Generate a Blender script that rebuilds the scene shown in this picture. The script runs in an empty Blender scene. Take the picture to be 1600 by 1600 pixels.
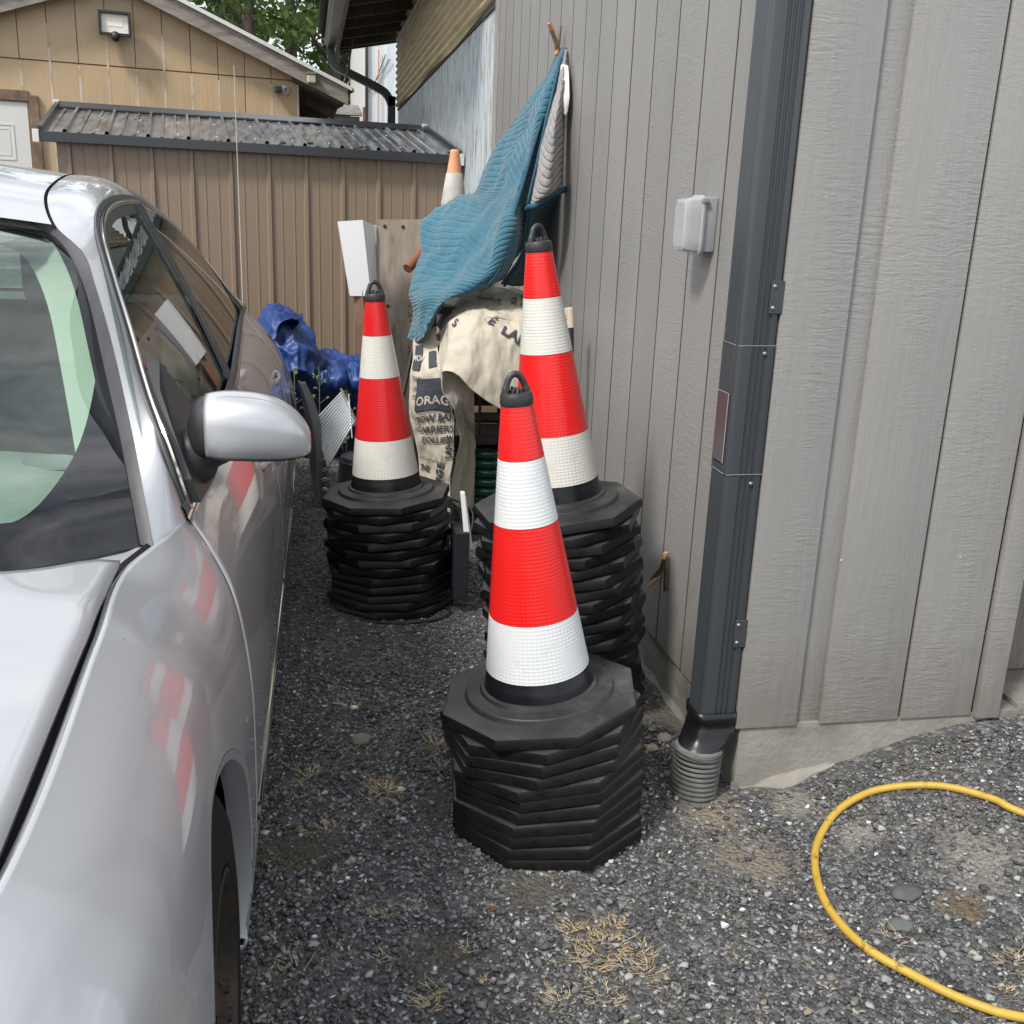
import bpy, math, random
import numpy as np
from mathutils import Vector, Matrix, noise
R_ = math.radians
random.seed(7); np.random.seed(7)
SC = bpy.context.scene
COL = SC.collection
# ------------------------------------------------------------------ camera
cam_d = bpy.data.cameras.new("camera"); cam = bpy.data.objects.new("camera", cam_d); COL.objects.link(cam)
SC.camera = cam
def _cam():
    p, r, y = R_(16.0), R_(2.34), R_(11.6)
    f = Vector((math.sin(y)*math.cos(p), math.cos(y)*math.cos(p), -math.sin(p)))
    r0 = Vector((math.cos(y), -math.sin(y), 0)); u0 = r0.cross(f)
    r1 = r0*math.cos(r)+u0*math.sin(r); u1 = -r0*math.sin(r)+u0*math.cos(r)
    M = Matrix((( r1.x, u1.x, -f.x, 0.0), (r1.y, u1.y, -f.y, 0.0), (r1.z, u1.z, -f.z, 1.35), (0, 0, 0, 1)))
    cam.matrix_world = M
_cam()
cam_d.sensor_width = 36; cam_d.lens = 36.05; cam_d.clip_start = 0.02; cam_d.clip_end = 2000
# ------------------------------------------------------------------ light
SUN_EL, SUN_AZ = 50.0, 232.0        # azimuth clockwise from +Y
w = bpy.data.worlds.new("World"); SC.world = w; w.use_nodes = True
nt = w.node_tree; N = nt.nodes; L = nt.links
bg = N["Background"]
sky = N.new("ShaderNodeTexSky"); sky.sky_type = 'NISHITA'; sky.sun_disc = False
sky.sun_elevation = R_(SUN_EL); sky.sun_rotation = R_(SUN_AZ); sky.air_density = 1.0; sky.dust_density = 2.0
tc = N.new("ShaderNodeTexCoord"); mp = N.new("ShaderNodeMapping"); mp.inputs['Scale'].default_value = (1, 1, 2.6)
no = N.new("ShaderNodeTexNoise"); no.inputs['Scale'].default_value = 2.1; no.inputs['Detail'].default_value = 9; no.inputs['Roughness'].default_value = .58
rp = N.new("ShaderNodeValToRGB"); rp.color_ramp.elements[0].position = .36; rp.color_ramp.elements[1].position = .60
rp.color_ramp.elements[0].color = (0, 0, 0, 1); rp.color_ramp.elements[1].color = (1, 1, 1, 1)
no2 = N.new("ShaderNodeTexNoise"); no2.inputs['Scale'].default_value = 5; no2.inputs['Detail'].default_value = 6
cr2 = N.new("ShaderNodeValToRGB"); cr2.color_ramp.elements[0].position = .3; cr2.color_ramp.elements[0].color = (7.0, 7.4, 8.0, 1)
cr2.color_ramp.elements[1].position = .7; cr2.color_ramp.elements[1].color = (15.5, 15.5, 15.2, 1)
mx = N.new("ShaderNodeMix"); mx.data_type = 'RGBA'
L.new(tc.outputs['Generated'], mp.inputs['Vector']); L.new(mp.outputs[0], no.inputs['Vector']); L.new(mp.outputs[0], no2.inputs['Vector'])
L.new(no.outputs['Fac'], rp.inputs[0]); L.new(no2.outputs['Fac'], cr2.inputs[0])
L.new(rp.outputs[0], mx.inputs['Factor']); L.new(sky.outputs[0], mx.inputs['A']); L.new(cr2.outputs[0], mx.inputs['B'])
L.new(mx.outputs['Result'], bg.inputs['Color']); bg.inputs['Strength'].default_value = 0.112
sd = bpy.data.lights.new("sun", 'SUN'); sd.energy = 2.9; sd.angle = R_(10); sd.color = (1, .96, .9)
so = bpy.data.objects.new("sun", sd); COL.objects.link(so)
_a, _e = R_(SUN_AZ), R_(SUN_EL)
sdir = Vector((math.sin(_a)*math.cos(_e), math.cos(_a)*math.cos(_e), math.sin(_e)))
so.rotation_euler = sdir.to_track_quat('Z', 'Y').to_euler(); so.location = sdir*30
SC.view_settings.view_transform = 'Standard'; SC.view_settings.look = 'None'
SC.view_settings.exposure = 0.47; SC.view_settings.gamma = 1
# ------------------------------------------------------------------ material helpers
def mat(name, col=(.5, .5, .5), rough=.6, metal=0.0, var=None, vscale=6, vdet=5, vstretch=(1, 1, 1), bump=0, bscale=40, bstretch=(1, 1, 1),
        bdet=5, coat=0, coatr=.05, spots=None, bdist=.004, coords='Object', spec=None, trans=0, rvar=0):
    m = bpy.data.materials.new(name); m.use_nodes = True
    n = m.node_tree.nodes; l = m.node_tree.links; b = n['Principled BSDF']
    b.inputs['Roughness'].default_value = rough; b.inputs['Metallic'].default_value = metal
    b.inputs['Coat Weight'].default_value = coat; b.inputs['Coat Roughness'].default_value = coatr
    if spec is not None: b.inputs['Specular IOR Level'].default_value = spec
    if trans: b.inputs['Transmission Weight'].default_value = trans
    b.inputs['Base Color'].default_value = (*col, 1)
    t = n.new('ShaderNodeTexCoord')
    cur = None
    if var:
        mp = n.new('ShaderNodeMapping'); mp.inputs['Scale'].default_value = vstretch; l.new(t.outputs[coords], mp.inputs[0])
        ns = n.new('ShaderNodeTexNoise'); ns.inputs['Scale'].default_value = vscale; ns.inputs['Detail'].default_value = vdet; ns.inputs['Roughness'].default_value = .62
        l.new(mp.outputs[0], ns.inputs['Vector'])
        r = n.new('ShaderNodeValToRGB'); r.color_ramp.elements[0].position = .33; r.color_ramp.elements[1].position = .68
        r.color_ramp.elements[0].color = (*col, 1); r.color_ramp.elements[1].color = (*var, 1)
        l.new(ns.outputs['Fac'], r.inputs[0]); cur = r.outputs[0]
        if rvar:
            mr = n.new('ShaderNodeMapRange'); mr.inputs['To Min'].default_value = max(.02, rough-rvar); mr.inputs['To Max'].default_value = min(1, rough+rvar)
            l.new(ns.outputs['Fac'], mr.inputs[0]); l.new(mr.outputs[0], b.inputs['Roughness'])
    if spots:   # (colour, scale, threshold lo, hi, stretch)
        sc_, ssz, lo, hi, sst = spots
        mp = n.new('ShaderNodeMapping'); mp.inputs['Scale'].default_value = sst; l.new(t.outputs[coords], mp.inputs[0])
        ns = n.new('ShaderNodeTexNoise'); ns.inputs['Scale'].default_value = ssz; ns.inputs['Detail'].default_value = 6; ns.inputs['Roughness'].default_value = .65
        l.new(mp.outputs[0], ns.inputs['Vector'])
        r = n.new('ShaderNodeMapRange'); r.inputs['From Min'].default_value = lo; r.inputs['From Max'].default_value = hi; l.new(ns.outputs['Fac'], r.inputs[0])
        k = n.new('ShaderNodeMix'); k.data_type = 'RGBA'; l.new(r.outputs[0], k.inputs['Factor'])
        if cur: l.new(cur, k.inputs['A'])
        else: k.inputs['A'].default_value = (*col, 1)
        k.inputs['B'].default_value = (*sc_, 1); cur = k.outputs['Result']
    if cur: l.new(cur, b.inputs['Base Color'])
    if bump:
        mp = n.new('ShaderNodeMapping'); mp.inputs['Scale'].default_value = bstretch; l.new(t.outputs[coords], mp.inputs[0])
        ns = n.new('ShaderNodeTexNoise'); ns.inputs['Scale'].default_value = bscale; ns.inputs['Detail'].default_value = bdet; ns.inputs['Roughness'].default_value = .6
        l.new(mp.outputs[0], ns.inputs['Vector'])
        bp = n.new('ShaderNodeBump'); bp.inputs['Strength'].default_value = bump; bp.inputs['Distance'].default_value = bdist
        l.new(ns.outputs['Fac'], bp.inputs['Height']); l.new(bp.outputs[0], b.inputs['Normal'])
    return m
def glassmat(name, tint, refl=1.45, rough=.0):
    m = bpy.data.materials.new(name); m.use_nodes = True
    n = m.node_tree.nodes; l = m.node_tree.links; n.clear()
    o = n.new('ShaderNodeOutputMaterial'); mx = n.new('ShaderNodeMixShader'); tr = n.new('ShaderNodeBsdfTransparent'); gl = n.new('ShaderNodeBsdfGlossy')
    lw = n.new('ShaderNodeLayerWeight'); lw.inputs['Blend'].default_value = .5; pw = n.new('ShaderNodeMath'); pw.operation = 'POWER'; pw.inputs[1].default_value = 4.2; l.new(lw.outputs['Facing'], pw.inputs[0])
    fr = n.new('ShaderNodeMath'); fr.operation = 'MULTIPLY_ADD'; f0 = ((refl-1)/(refl+1))**2*2; fr.inputs[1].default_value = 1-f0; fr.inputs[2].default_value = f0; l.new(pw.outputs[0], fr.inputs[0])
    tr.inputs['Color'].default_value = (*tint, 1); gl.inputs['Roughness'].default_value = rough
    l.new(fr.outputs[0], mx.inputs[0]); l.new(tr.outputs[0], mx.inputs[1]); l.new(gl.outputs[0], mx.inputs[2]); l.new(mx.outputs[0], o.inputs[0])
    return m
# ------------------------------------------------------------------ object helpers
def tag(o, label=None, cat=None, group=None, kind=None):
    if label: o['label'] = label
    if cat: o['category'] = cat
    if group: o['group'] = group
    if kind: o['kind'] = kind
    return o
def empty(name, loc=(0, 0, 0), label=None, cat=None, group=None, rz=0):
    o = bpy.data.objects.new(name, None); o.location = loc; o.rotation_euler = (0, 0, rz); o.empty_display_size = .1
    COL.objects.link(o); return tag(o, label, cat, group)
def mobj(name, verts, faces, m, parent=None, smooth=None, mats=None, mi=None, uv=None, loc=None):
    """verts in world space; a parented mesh is stored in its parent's space"""
    V = np.asarray(verts, dtype=float).reshape(-1, 3)
    if parent is not None:
        iv = np.array(wm(parent).inverted()); V = V@iv[:3, :3].T+iv[:3, 3]
    elif loc is not None:
        V = V-np.asarray(loc, float)
    me = bpy.data.meshes.new(name); me.from_pydata(V.tolist(), [], [tuple(int(i) for i in f) for f in faces]); me.update()
    for q in (mats or [m]): me.materials.append(q)
    if mi is not None: me.polygons.foreach_set('material_index', np.asarray(mi, dtype=np.int32))
    if uv is not None:
        ul = me.uv_layers.new(name='UV'); li = np.zeros(len(me.loops), dtype=np.int32); me.loops.foreach_get('vertex_index', li)
        ul.data.foreach_set('uv', np.asarray(uv, dtype=float)[li].ravel())
    if smooth is not None:
        me.polygons.foreach_set('use_smooth', [True]*len(me.polygons)); me.set_sharp_from_angle(angle=R_(smooth))
    o = bpy.data.objects.new(name, me); COL.objects.link(o)
    if parent is not None: o.parent = parent
    elif loc is not None: o.location = loc
    return o
def wm(o):
    M = Matrix.LocRotScale(o.location, o.rotation_quaternion if o.rotation_mode == 'QUATERNION' else o.rotation_euler, o.scale)
    return wm(o.parent)@M if o.parent else M
class MB:
    def __init__(s, M=None): s.v = []; s.f = []; s.M = M; s.mi = []; s.cuts = []
    def add(s, V, F, k=0):
        V = np.asarray(V, float).reshape(-1, 3)
        if s.M is not None:
            a = np.array(s.M); V = V@a[:3, :3].T+a[:3, 3]
        b = len(s.v); s.cuts.append((b, len(s.f))); s.v.extend(V.tolist()); s.f.extend([tuple(i+b for i in f) for f in F]); s.mi.extend([k]*len(F)); return s
    def box(s, a, b, k=0, bev=0.0):
        x0, y0, z0 = [min(p, q) for p, q in zip(a, b)]; x1, y1, z1 = [max(p, q) for p, q in zip(a, b)]
        if bev <= 0:
            V = [(x, y, z) for z in (z0, z1) for y in (y0, y1) for x in (x0, x1)]
            return s.add(V, [(0, 2, 3, 1), (4, 5, 7, 6), (0, 1, 5, 4), (2, 6, 7, 3), (0, 4, 6, 2), (1, 3, 7, 5)], k)
        import bmesh
        bm = bmesh.new(); bmesh.ops.create_cube(bm, size=1)
        for v in bm.verts: v.co = Vector(((x0+x1)/2+v.co.x*(x1-x0), (y0+y1)/2+v.co.y*(y1-y0), (z0+z1)/2+v.co.z*(z1-z0)))
        bmesh.ops.bevel(bm, geom=bm.edges[:], offset=bev, segments=2, affect='EDGES', profile=.6)
        bm.verts.index_update(); V = [v.co[:] for v in bm.verts]; F = [[v.index for v in f.verts] for f in bm.faces]; bm.free()
        return s.add(V, F, k)
    def quadbox(s, P, d, k=0):
        """slab: polygon P (world pts) extruded by vector d"""
        n = len(P); P = np.asarray(P, float); Q = P+np.asarray(d, float)
        F = [tuple(range(n))[::-1], tuple(range(n, 2*n))]+[(i, (i+1) % n, n+(i+1) % n, n+i) for i in range(n)]
        return s.add(np.vstack([P, Q]), F, k)
    def beam(s, a, b, w, h, k=0, up=(0, 0, 1)):
        a = Vector(a); b = Vector(b); d = (b-a).normalized(); u = Vector(up); r = d.cross(u)
        if r.length < 1e-4: r = d.cross(Vector((1, 0, 0)))
        r.normalize(); u = r.cross(d).normalized()
        V = []
        for p in (a, b):
            for i, j in ((-1, -1), (1, -1), (1, 1), (-1, 1)): V.append((p+r*(i*w/2)+u*(j*h/2))[:])
        return s.add(V, [(0, 3, 2, 1), (4, 5, 6, 7), (0, 1, 5, 4), (1, 2, 6, 5), (2, 3, 7, 6), (3, 0, 4, 7)], k)
    def tube(s, pts, r, n=10, k=0, cap=True, sx=1, prof=None):
        P = [Vector(p) for p in pts]; m = len(P); V = []; F = []
        t0 = (P[1]-P[0]).normalized(); u = t0.cross(Vector((0, 0, 1)))
        if u.length < 1e-3: u = t0.cross(Vector((1, 0, 0)))
        u.normalize()
        for i in range(m):
            t = (P[min(i+1, m-1)]-P[max(i-1, 0)]).normalized()
            u = (u-t*u.dot(t)).normalized(); v = t.cross(u)
            rr = r[i] if hasattr(r, '__len__') else r
            if prof is None:
                for j in range(n):
                    a = 2*math.pi*j/n; V.append((P[i]+u*(math.cos(a)*rr*sx)+v*(math.sin(a)*rr))[:])
            else:
                for (pa, pb) in prof: V.append((P[i]+u*pa+v*pb)[:])
        if prof is not None: n = len(prof)
        for i in range(m-1):
            for j in range(n): F.append((i*n+j, i*n+(j+1) % n, (i+1)*n+(j+1) % n, (i+1)*n+j))
        if cap: F.append(tuple(range(n))[::-1]); F.append(tuple((m-1)*n+j for j in range(n)))
        return s.add(V, F, k)
    def lathe(s, prof, n=32, M=None, k=0, cap=False):
        V = []; F = []
        for r, z in prof:
            for j in range(n):
                a = 2*math.pi*j/n; V.append((r*math.cos(a), r*math.sin(a), z))
        for i in range(len(prof)-1):
            for j in range(n): F.append((i*n+j, i*n+(j+1) % n, (i+1)*n+(j+1) % n, (i+1)*n+j))
        if cap: F.append(tuple(range(n))[::-1]); F.append(tuple((len(prof)-1)*n+j for j in range(n)))
        if M is not None: V = [(M@Vector(v))[:] for v in V]
        return s.add(V, F, k)
    def build_each(s, name, m, parent=None, smooth=None):
        c = s.cuts+[(len(s.v), len(s.f))]
        for (v0, f0), (v1, f1) in zip(c[:-1], c[1:]): mobj(name, s.v[v0:v1], [tuple(i-v0 for i in f) for f in s.f[f0:f1]], m, parent, smooth)
    def build(s, name, m, parent=None, smooth=None, mats=None, loc=None):
        return mobj(name, s.v, s.f, m, parent, smooth, mats, s.mi if mats else None, loc=loc)
def cr1(K, t):
    """Catmull-Rom through rows K (n,...) at params t in [0,n-1]"""
    K = np.asarray(K, float); n = len(K); t = np.clip(np.asarray(t, float), 0, n-1-1e-9); i = t.astype(int); f = (t-i)
    f = f.reshape((-1,)+(1,)*(K.ndim-1))
    Ke = np.concatenate([[2*K[0]-K[1]], K, [2*K[-1]-K[-2]]])
    a, b, c, d = Ke[i], Ke[i+1], Ke[i+2], Ke[i+3]
    return .5*((2*b)+(c-a)*f+(2*a-5*b+4*c-d)*f*f+(3*b-a-3*c+d)*f**3)
def crx(xs, K, x):
    """smooth interpolation of K over knots xs"""
    xs = np.asarray(xs, float); return cr1(K, np.interp(x, xs, np.arange(len(xs))))
def net(K, nu, nv):
    K = np.asarray(K, float)               # rows(v) x cols(u) x 3
    A = cr1(K, np.linspace(0, len(K)-1, nv))
    B = cr1(np.swapaxes(A, 0, 1), np.linspace(0, K.shape[1]-1, nu))
    return np.swapaxes(B, 0, 1)            # nv,nu,3
def grid_faces(nv, nu): return [(i*nu+j, i*nu+j+1, (i+1)*nu+j+1, (i+1)*nu+j) for i in range(nv-1) for j in range(nu-1)]
def solid(o, t, off=-1):
    md = o.modifiers.new('solid', 'SOLIDIFY'); md.thickness = t; md.offset = off; return o
def fbm(p, sc=1.0, oc=4): return noise.fractal(Vector(p)*sc, 1.0, 2.0, oc)
def text_mesh(s, size, bold=0.0, shear=0.0, sp=1.0, align='LEFT'):
    c = bpy.data.curves.new('t', 'FONT'); c.body = s; c.size = size; c.offset = bold; c.shear = shear; c.space_character = sp; c.align_x = align; c.resolution_u = 3
    o = bpy.data.objects.new('t', c); COL.objects.link(o); dg = bpy.context.evaluated_depsgraph_get(); dg.update()
    me = o.evaluated_get(dg).to_mesh(); V = np.array([v.co[:] for v in me.vertices]); F = [tuple(p.vertices) for p in me.polygons]
    o.evaluated_get(dg).to_mesh_clear(); bpy.data.objects.remove(o); bpy.data.curves.remove(c); return V, F
# ------------------------------------------------------------------ ground
def sst(a, b, x):
    t = np.clip((np.asarray(x, float)-a)/(b-a), 0, 1); return t*t*(3-2*t)
def gz(x, y):
    x = np.asarray(x, float); y = np.asarray(y, float)
    return .155*sst(1.02, 1.75, x)*sst(.9, 2.1, y)*(1-sst(4, 7, y)) + .004*np.sin(x*5.1+1)*np.sin(y*4.3)*(np.abs(x) < 4)
PATCH = [(.44, 1.79, .075, (.075, .062, .045)), (.95, 1.83, .12, (.19, .165, .125)), (.93, 2.03, .10, (.22, .185, .135)), (1.212, 1.85, .06, (.24, .225, .195)), (1.40, 1.69, .10, (.22, .20, .175)),
         (1.292, 1.575, .055, (.12, .085, .045)), (.52, 1.68, .06, (.075, .062, .05)), (.28, 2.13, .07, (.08, .07, .055)), (1.14, 2.02, .07, (.22, .20, .165)), (.22, 1.62, .08, (.07, .06, .045)), (.97, 2.5, .10, (.20, .175, .14)), (1.0, 3.0, .10, (.17, .15, .12)), (-.03, 2.0, .09, (.06, .055, .035))]
def gravel_material():
    m = bpy.data.materials.new('gravel'); m.use_nodes = True; n = m.node_tree.nodes; l = m.node_tree.links; b = n['Principled BSDF']
    b.inputs['Roughness'].default_value = .85
    t = n.new('ShaderNodeTexCoord')
    v = n.new('ShaderNodeTexVoronoi'); v.inputs['Scale'].default_value = 95; l.new(t.outputs['Object'], v.inputs['Vector'])
    v2 = n.new('ShaderNodeTexVoronoi'); v2.inputs['Scale'].default_value = 210; l.new(t.outputs['Object'], v2.inputs['Vector'])
    sx = n.new('ShaderNodeSeparateColor'); l.new(v.outputs['Color'], sx.inputs[0])
    r = n.new('ShaderNodeValToRGB'); e = r.color_ramp.elements
    e[0].position = 0; e[0].color = (.040, .040, .041, 1); e[1].position = 1; e[1].color = (.30, .29, .27, 1)
    q = e.new(.55); q.color = (.080, .081, .083, 1); q = e.new(.85); q.color = (.14, .142, .142, 1); q = e.new(.95); q.color = (.17, .165, .15, 1)
    l.new(sx.outputs[0], r.inputs[0])
    # dust / bare-earth patches
    ns = n.new('ShaderNodeTexNoise'); ns.inputs['Scale'].default_value = 2.3; ns.inputs['Detail'].default_value = 6; ns.inputs['Roughness'].default_value = .6
    l.new(t.outputs['Object'], ns.inputs['Vector'])
    mr = n.new('ShaderNodeMapRange'); mr.inputs['From Min'].default_value = .52; mr.inputs['From Max'].default_value = .72; mr.inputs['To Max'].default_value = .55; l.new(ns.outputs['Fac'], mr.inputs[0])
    k = n.new('ShaderNodeMix'); k.data_type = 'RGBA'; l.new(mr.outputs[0], k.inputs['Factor']); l.new(r.outputs[0], k.inputs['A']); k.inputs['B'].default_value = (.15, .135, .11, 1)
    cur = k.outputs['Result']
    nd = n.new('ShaderNodeTexNoise'); nd.inputs['Scale'].default_value = 13; nd.inputs['Detail'].default_value = 7; nd.inputs['Roughness'].default_value = .7; l.new(t.outputs['Object'], nd.inputs['Vector'])
    nf = n.new('ShaderNodeTexNoise'); nf.inputs['Scale'].default_value = 130; nf.inputs['Detail'].default_value = 3; l.new(t.outputs['Object'], nf.inputs['Vector'])
    for px, py, pr, pc in PATCH:
        dm = n.new('ShaderNodeVectorMath'); dm.operation = 'SUBTRACT'; l.new(t.outputs['Object'], dm.inputs[0]); dm.inputs[1].default_value = (px, py, float(gz(px, py)))
        dl = n.new('ShaderNodeVectorMath'); dl.operation = 'LENGTH'; l.new(dm.outputs[0], dl.inputs[0])
        q1 = n.new('ShaderNodeMath'); q1.operation = 'MULTIPLY_ADD'; q1.inputs[1].default_value = pr*2.4; l.new(nd.outputs['Fac'], q1.inputs[0]); q1.inputs[2].default_value = -pr*1.2; 
        q2 = n.new('ShaderNodeMath'); q2.operation = 'ADD'; l.new(q1.outputs[0], q2.inputs[0]); l.new(dl.outputs['Value'], q2.inputs[1])
        q3 = n.new('ShaderNodeMapRange'); q3.inputs['From Min'].default_value = pr*1.15; q3.inputs['From Max'].default_value = pr*.4; q3.inputs['To Max'].default_value = .92; l.new(q2.outputs[0], q3.inputs[0])
        q4 = n.new('ShaderNodeMath'); q4.operation = 'MULTIPLY'; l.new(q3.outputs[0], q4.inputs[0]); q5 = n.new('ShaderNodeMapRange'); q5.inputs['From Min'].default_value = .35; q5.inputs['From Max'].default_value = .55; q5.inputs['To Min'].default_value = .45; l.new(nf.outputs['Fac'], q5.inputs[0]); l.new(q5.outputs[0], q4.inputs[1])
        kk = n.new('ShaderNodeMix'); kk.data_type = 'RGBA'; l.new(q4.outputs[0], kk.inputs['Factor']); l.new(cur, kk.inputs['A']); kk.inputs['B'].default_value = (*pc, 1); cur = kk.outputs['Result']
    l.new(cur, b.inputs['Base Color'])
    ad = n.new('ShaderNodeMath'); ad.operation = 'MULTIPLY_ADD'; ad.inputs[1].default_value = -1; l.new(v.outputs['Distance'], ad.inputs[0])
    m2 = n.new('ShaderNodeMath'); m2.operation = 'MULTIPLY'; m2.inputs[1].default_value = -.4; l.new(v2.outputs['Distance'], m2.inputs[0]); l.new(m2.outputs[0], ad.inputs[2])
    bp = n.new('ShaderNodeBump'); bp.inputs['Strength'].default_value = 1; bp.inputs['Distance'].default_value = .008; l.new(ad.outputs[0], bp.inputs['Height']); l.new(bp.outputs[0], b.inputs['Normal'])
    return m
M_gravel = gravel_material()
def ground():
    xs = np.concatenate([[-300, -80, -30, -12, -6], np.arange(-3, 4.01, .06), [6, 12, 30, 80, 300]])
    ys = np.concatenate([[-300, -80, -20, -6, -2], np.arange(-.5, 8.01, .06), [10, 14, 25, 60, 150, 400]])
    X, Y = np.meshgrid(xs, ys); Z = gz(X, Y)
    near = (X > -2.9) & (X < 3.9) & (Y > -.4) & (Y < 7.9)
    Z = Z+np.where(near, np.random.uniform(-.002, .002, X.shape), 0)
    V = np.stack([X, Y, Z], -1).reshape(-1, 3)
    o = mobj('ground', V, grid_faces(len(ys), len(xs)), M_gravel, smooth=180); tag(o, kind='structure')
ground()
def stones():
    import bmesh
    var = []
    for k in range(14):
        rs = np.random.RandomState(k+3); bm = bmesh.new(); n_ = rs.randint(9, 13)
        Q = rs.normal(size=(n_, 3)); Q /= np.linalg.norm(Q, axis=1)[:, None]; Q = Q*rs.uniform(.8, 1.05, (n_, 1))*np.array([1, rs.uniform(.6, .9), rs.uniform(.4, .7)])
        for q in Q: bm.verts.new(q)
        r_ = bmesh.ops.convex_hull(bm, input=bm.verts[:]); bmesh.ops.delete(bm, geom=[g for g in r_['geom_interior'] if isinstance(g, bmesh.types.BMVert)], context='VERTS')
        bm.verts.index_update(); V = np.array([v.co[:] for v in bm.verts]); F = np.array([[v.index for v in f.verts] for f in bm.faces]); bm.free(); var.append((V, F))
    P = []
    def scat(n, x0, x1, y0, y1, r0, r1, pw):
        x = np.random.uniform(x0, x1, n); y = np.random.uniform(y0, y1, n)
        r = r0+(r1-r0)*np.random.uniform(0, 1, n)**pw
        ok = ~((x > .97) & (y > 2.07)) & ~((x < -.55) & (y < 3.8)) & ~((x > 1.6) & (y < 1.2)) & (np.abs(x-.1) < 1.0+.75*y)
        P.append(np.stack([x[ok], y[ok], r[ok]], 1))
    scat(46000, -.4, 1.95, 1.2, 2.9, .0024, .0088, 1.6)
    scat(4600, -.4, 1.95, 1.2, 2.9, .007, .0145, 1.7)
    scat(15000, -.35, 1.0, 2.9, 4.6, .003, .0085, 1.6)
    scat(5000, -.3, 1.0, 4.6, 7, .005, .012, 1.6)
    P = np.concatenate(P); n = len(P)
    # clear gravel off the few bare earth patches
    bare = [(x, y, r) for x, y, r, c in PATCH]
    keep = np.ones(n, bool)
    for bx, by, br in bare:
        d = np.hypot(P[:, 0]-bx, (P[:, 1]-by)); keep &= ~((d < br) & (np.random.uniform(size=n) > (d/br)**2*.8+.15))
    P = P[keep]; n = len(P)
    vi = np.random.randint(0, len(var), n)
    c = np.random.uniform(size=n); base = np.where(c < .40, np.random.uniform(.04, .08, n), np.where(c < .76, np.random.uniform(.08, .165, n), np.where(c < .983, np.random.uniform(.165, .31, n), np.random.uniform(.38, .60, n))))
    tint = np.stack([np.ones(n), np.ones(n)*1.0, np.ones(n)*1.02], 1); warm = np.random.uniform(size=n) < .10
    tint[warm] = (1.12, 1.0, .80); tint[np.random.uniform(size=n) < .05] = (.9, 1.0, 1.05)
    colr = base[:, None]*tint
    AV = []; AF = []; AC = []; off = 0
    for k in range(len(var)):
        s = np.where(vi == k)[0]; V0, F0 = var[k]; m = len(s)
        if not m: continue
        a = np.random.uniform(0, 2*np.pi, m); tx = np.random.normal(0, .35, m)
        ca, sa = np.cos(a), np.sin(a); ct, st = np.cos(tx), np.sin(tx)
        V = V0[None]*P[s, 2][:, None, None]
        y1 = V[..., 1]*ct[:, None]-V[..., 2]*st[:, None]; z1 = V[..., 1]*st[:, None]+V[..., 2]*ct[:, None]; x1 = V[..., 0]
        x2 = x1*ca[:, None]-y1*sa[:, None]; y2 = x1*sa[:, None]+y1*ca[:, None]
        zc = gz(P[s, 0], P[s, 1])+P[s, 2]*np.random.uniform(.1, .5, m)
        W = np.stack([x2+P[s, 0][:, None], y2+P[s, 1][:, None], z1+zc[:, None]], -1).reshape(-1, 3)
        F = (F0[None]+(np.arange(m)*len(V0))[:, None, None]).reshape(-1, 3)+off
        AV.append(W); AF.append(F); AC.append(np.repeat(colr[s], len(V0), 0)); off += len(W)
    V = np.concatenate(AV); F = np.concatenate(AF); Cc = np.concatenate(AC)
    me = bpy.data.meshes.new('loose_gravel'); me.vertices.add(len(V)); me.vertices.foreach_set('co', V.ravel())
    me.loops.add(len(F)*3); me.loops.foreach_set('vertex_index', F.ravel().astype(np.int32))
    me.polygons.add(len(F)); me.polygons.foreach_set('loop_start', np.arange(0, len(F)*3, 3, dtype=np.int32)); me.polygons.foreach_set('loop_total', np.full(len(F), 3, dtype=np.int32))
    me.update(calc_edges=True); me.validate()
    ca_ = me.color_attributes.new('Col', 'FLOAT_COLOR', 'POINT'); ca_.data.foreach_set('color', np.concatenate([Cc, np.ones((len(Cc), 1))], 1).ravel())
    m = bpy.data.materials.new('stone'); m.use_nodes = True; nn = m.node_tree.nodes; ll = m.node_tree.links; b = nn['Principled BSDF']; b.inputs['Roughness'].default_value = .8
    at = nn.new('ShaderNodeAttribute'); at.attribute_name = 'Col'
    ns = nn.new('ShaderNodeTexNoise'); ns.inputs['Scale'].default_value = 260; tcc = nn.new('ShaderNodeTexCoord'); ll.new(tcc.outputs['Object'], ns.inputs['Vector'])
    mr = nn.new('ShaderNodeMapRange'); mr.inputs['To Min'].default_value = .7; mr.inputs['To Max'].default_value = 1.35; ll.new(ns.outputs['Fac'], mr.inputs[0])
    vm = nn.new('ShaderNodeVectorMath'); vm.operation = 'SCALE'; ll.new(at.outputs['Color'], vm.inputs[0]); ll.new(mr.outputs[0], vm.inputs['Scale']); ll.new(vm.outputs[0], b.inputs['Base Color'])
    me.materials.append(m); o = bpy.data.objects.new('loose_gravel', me); COL.objects.link(o)
    tag(o, 'crushed dark grey gravel covering the yard between the car and the wall', 'gravel', kind='stuff')
stones()
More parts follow.
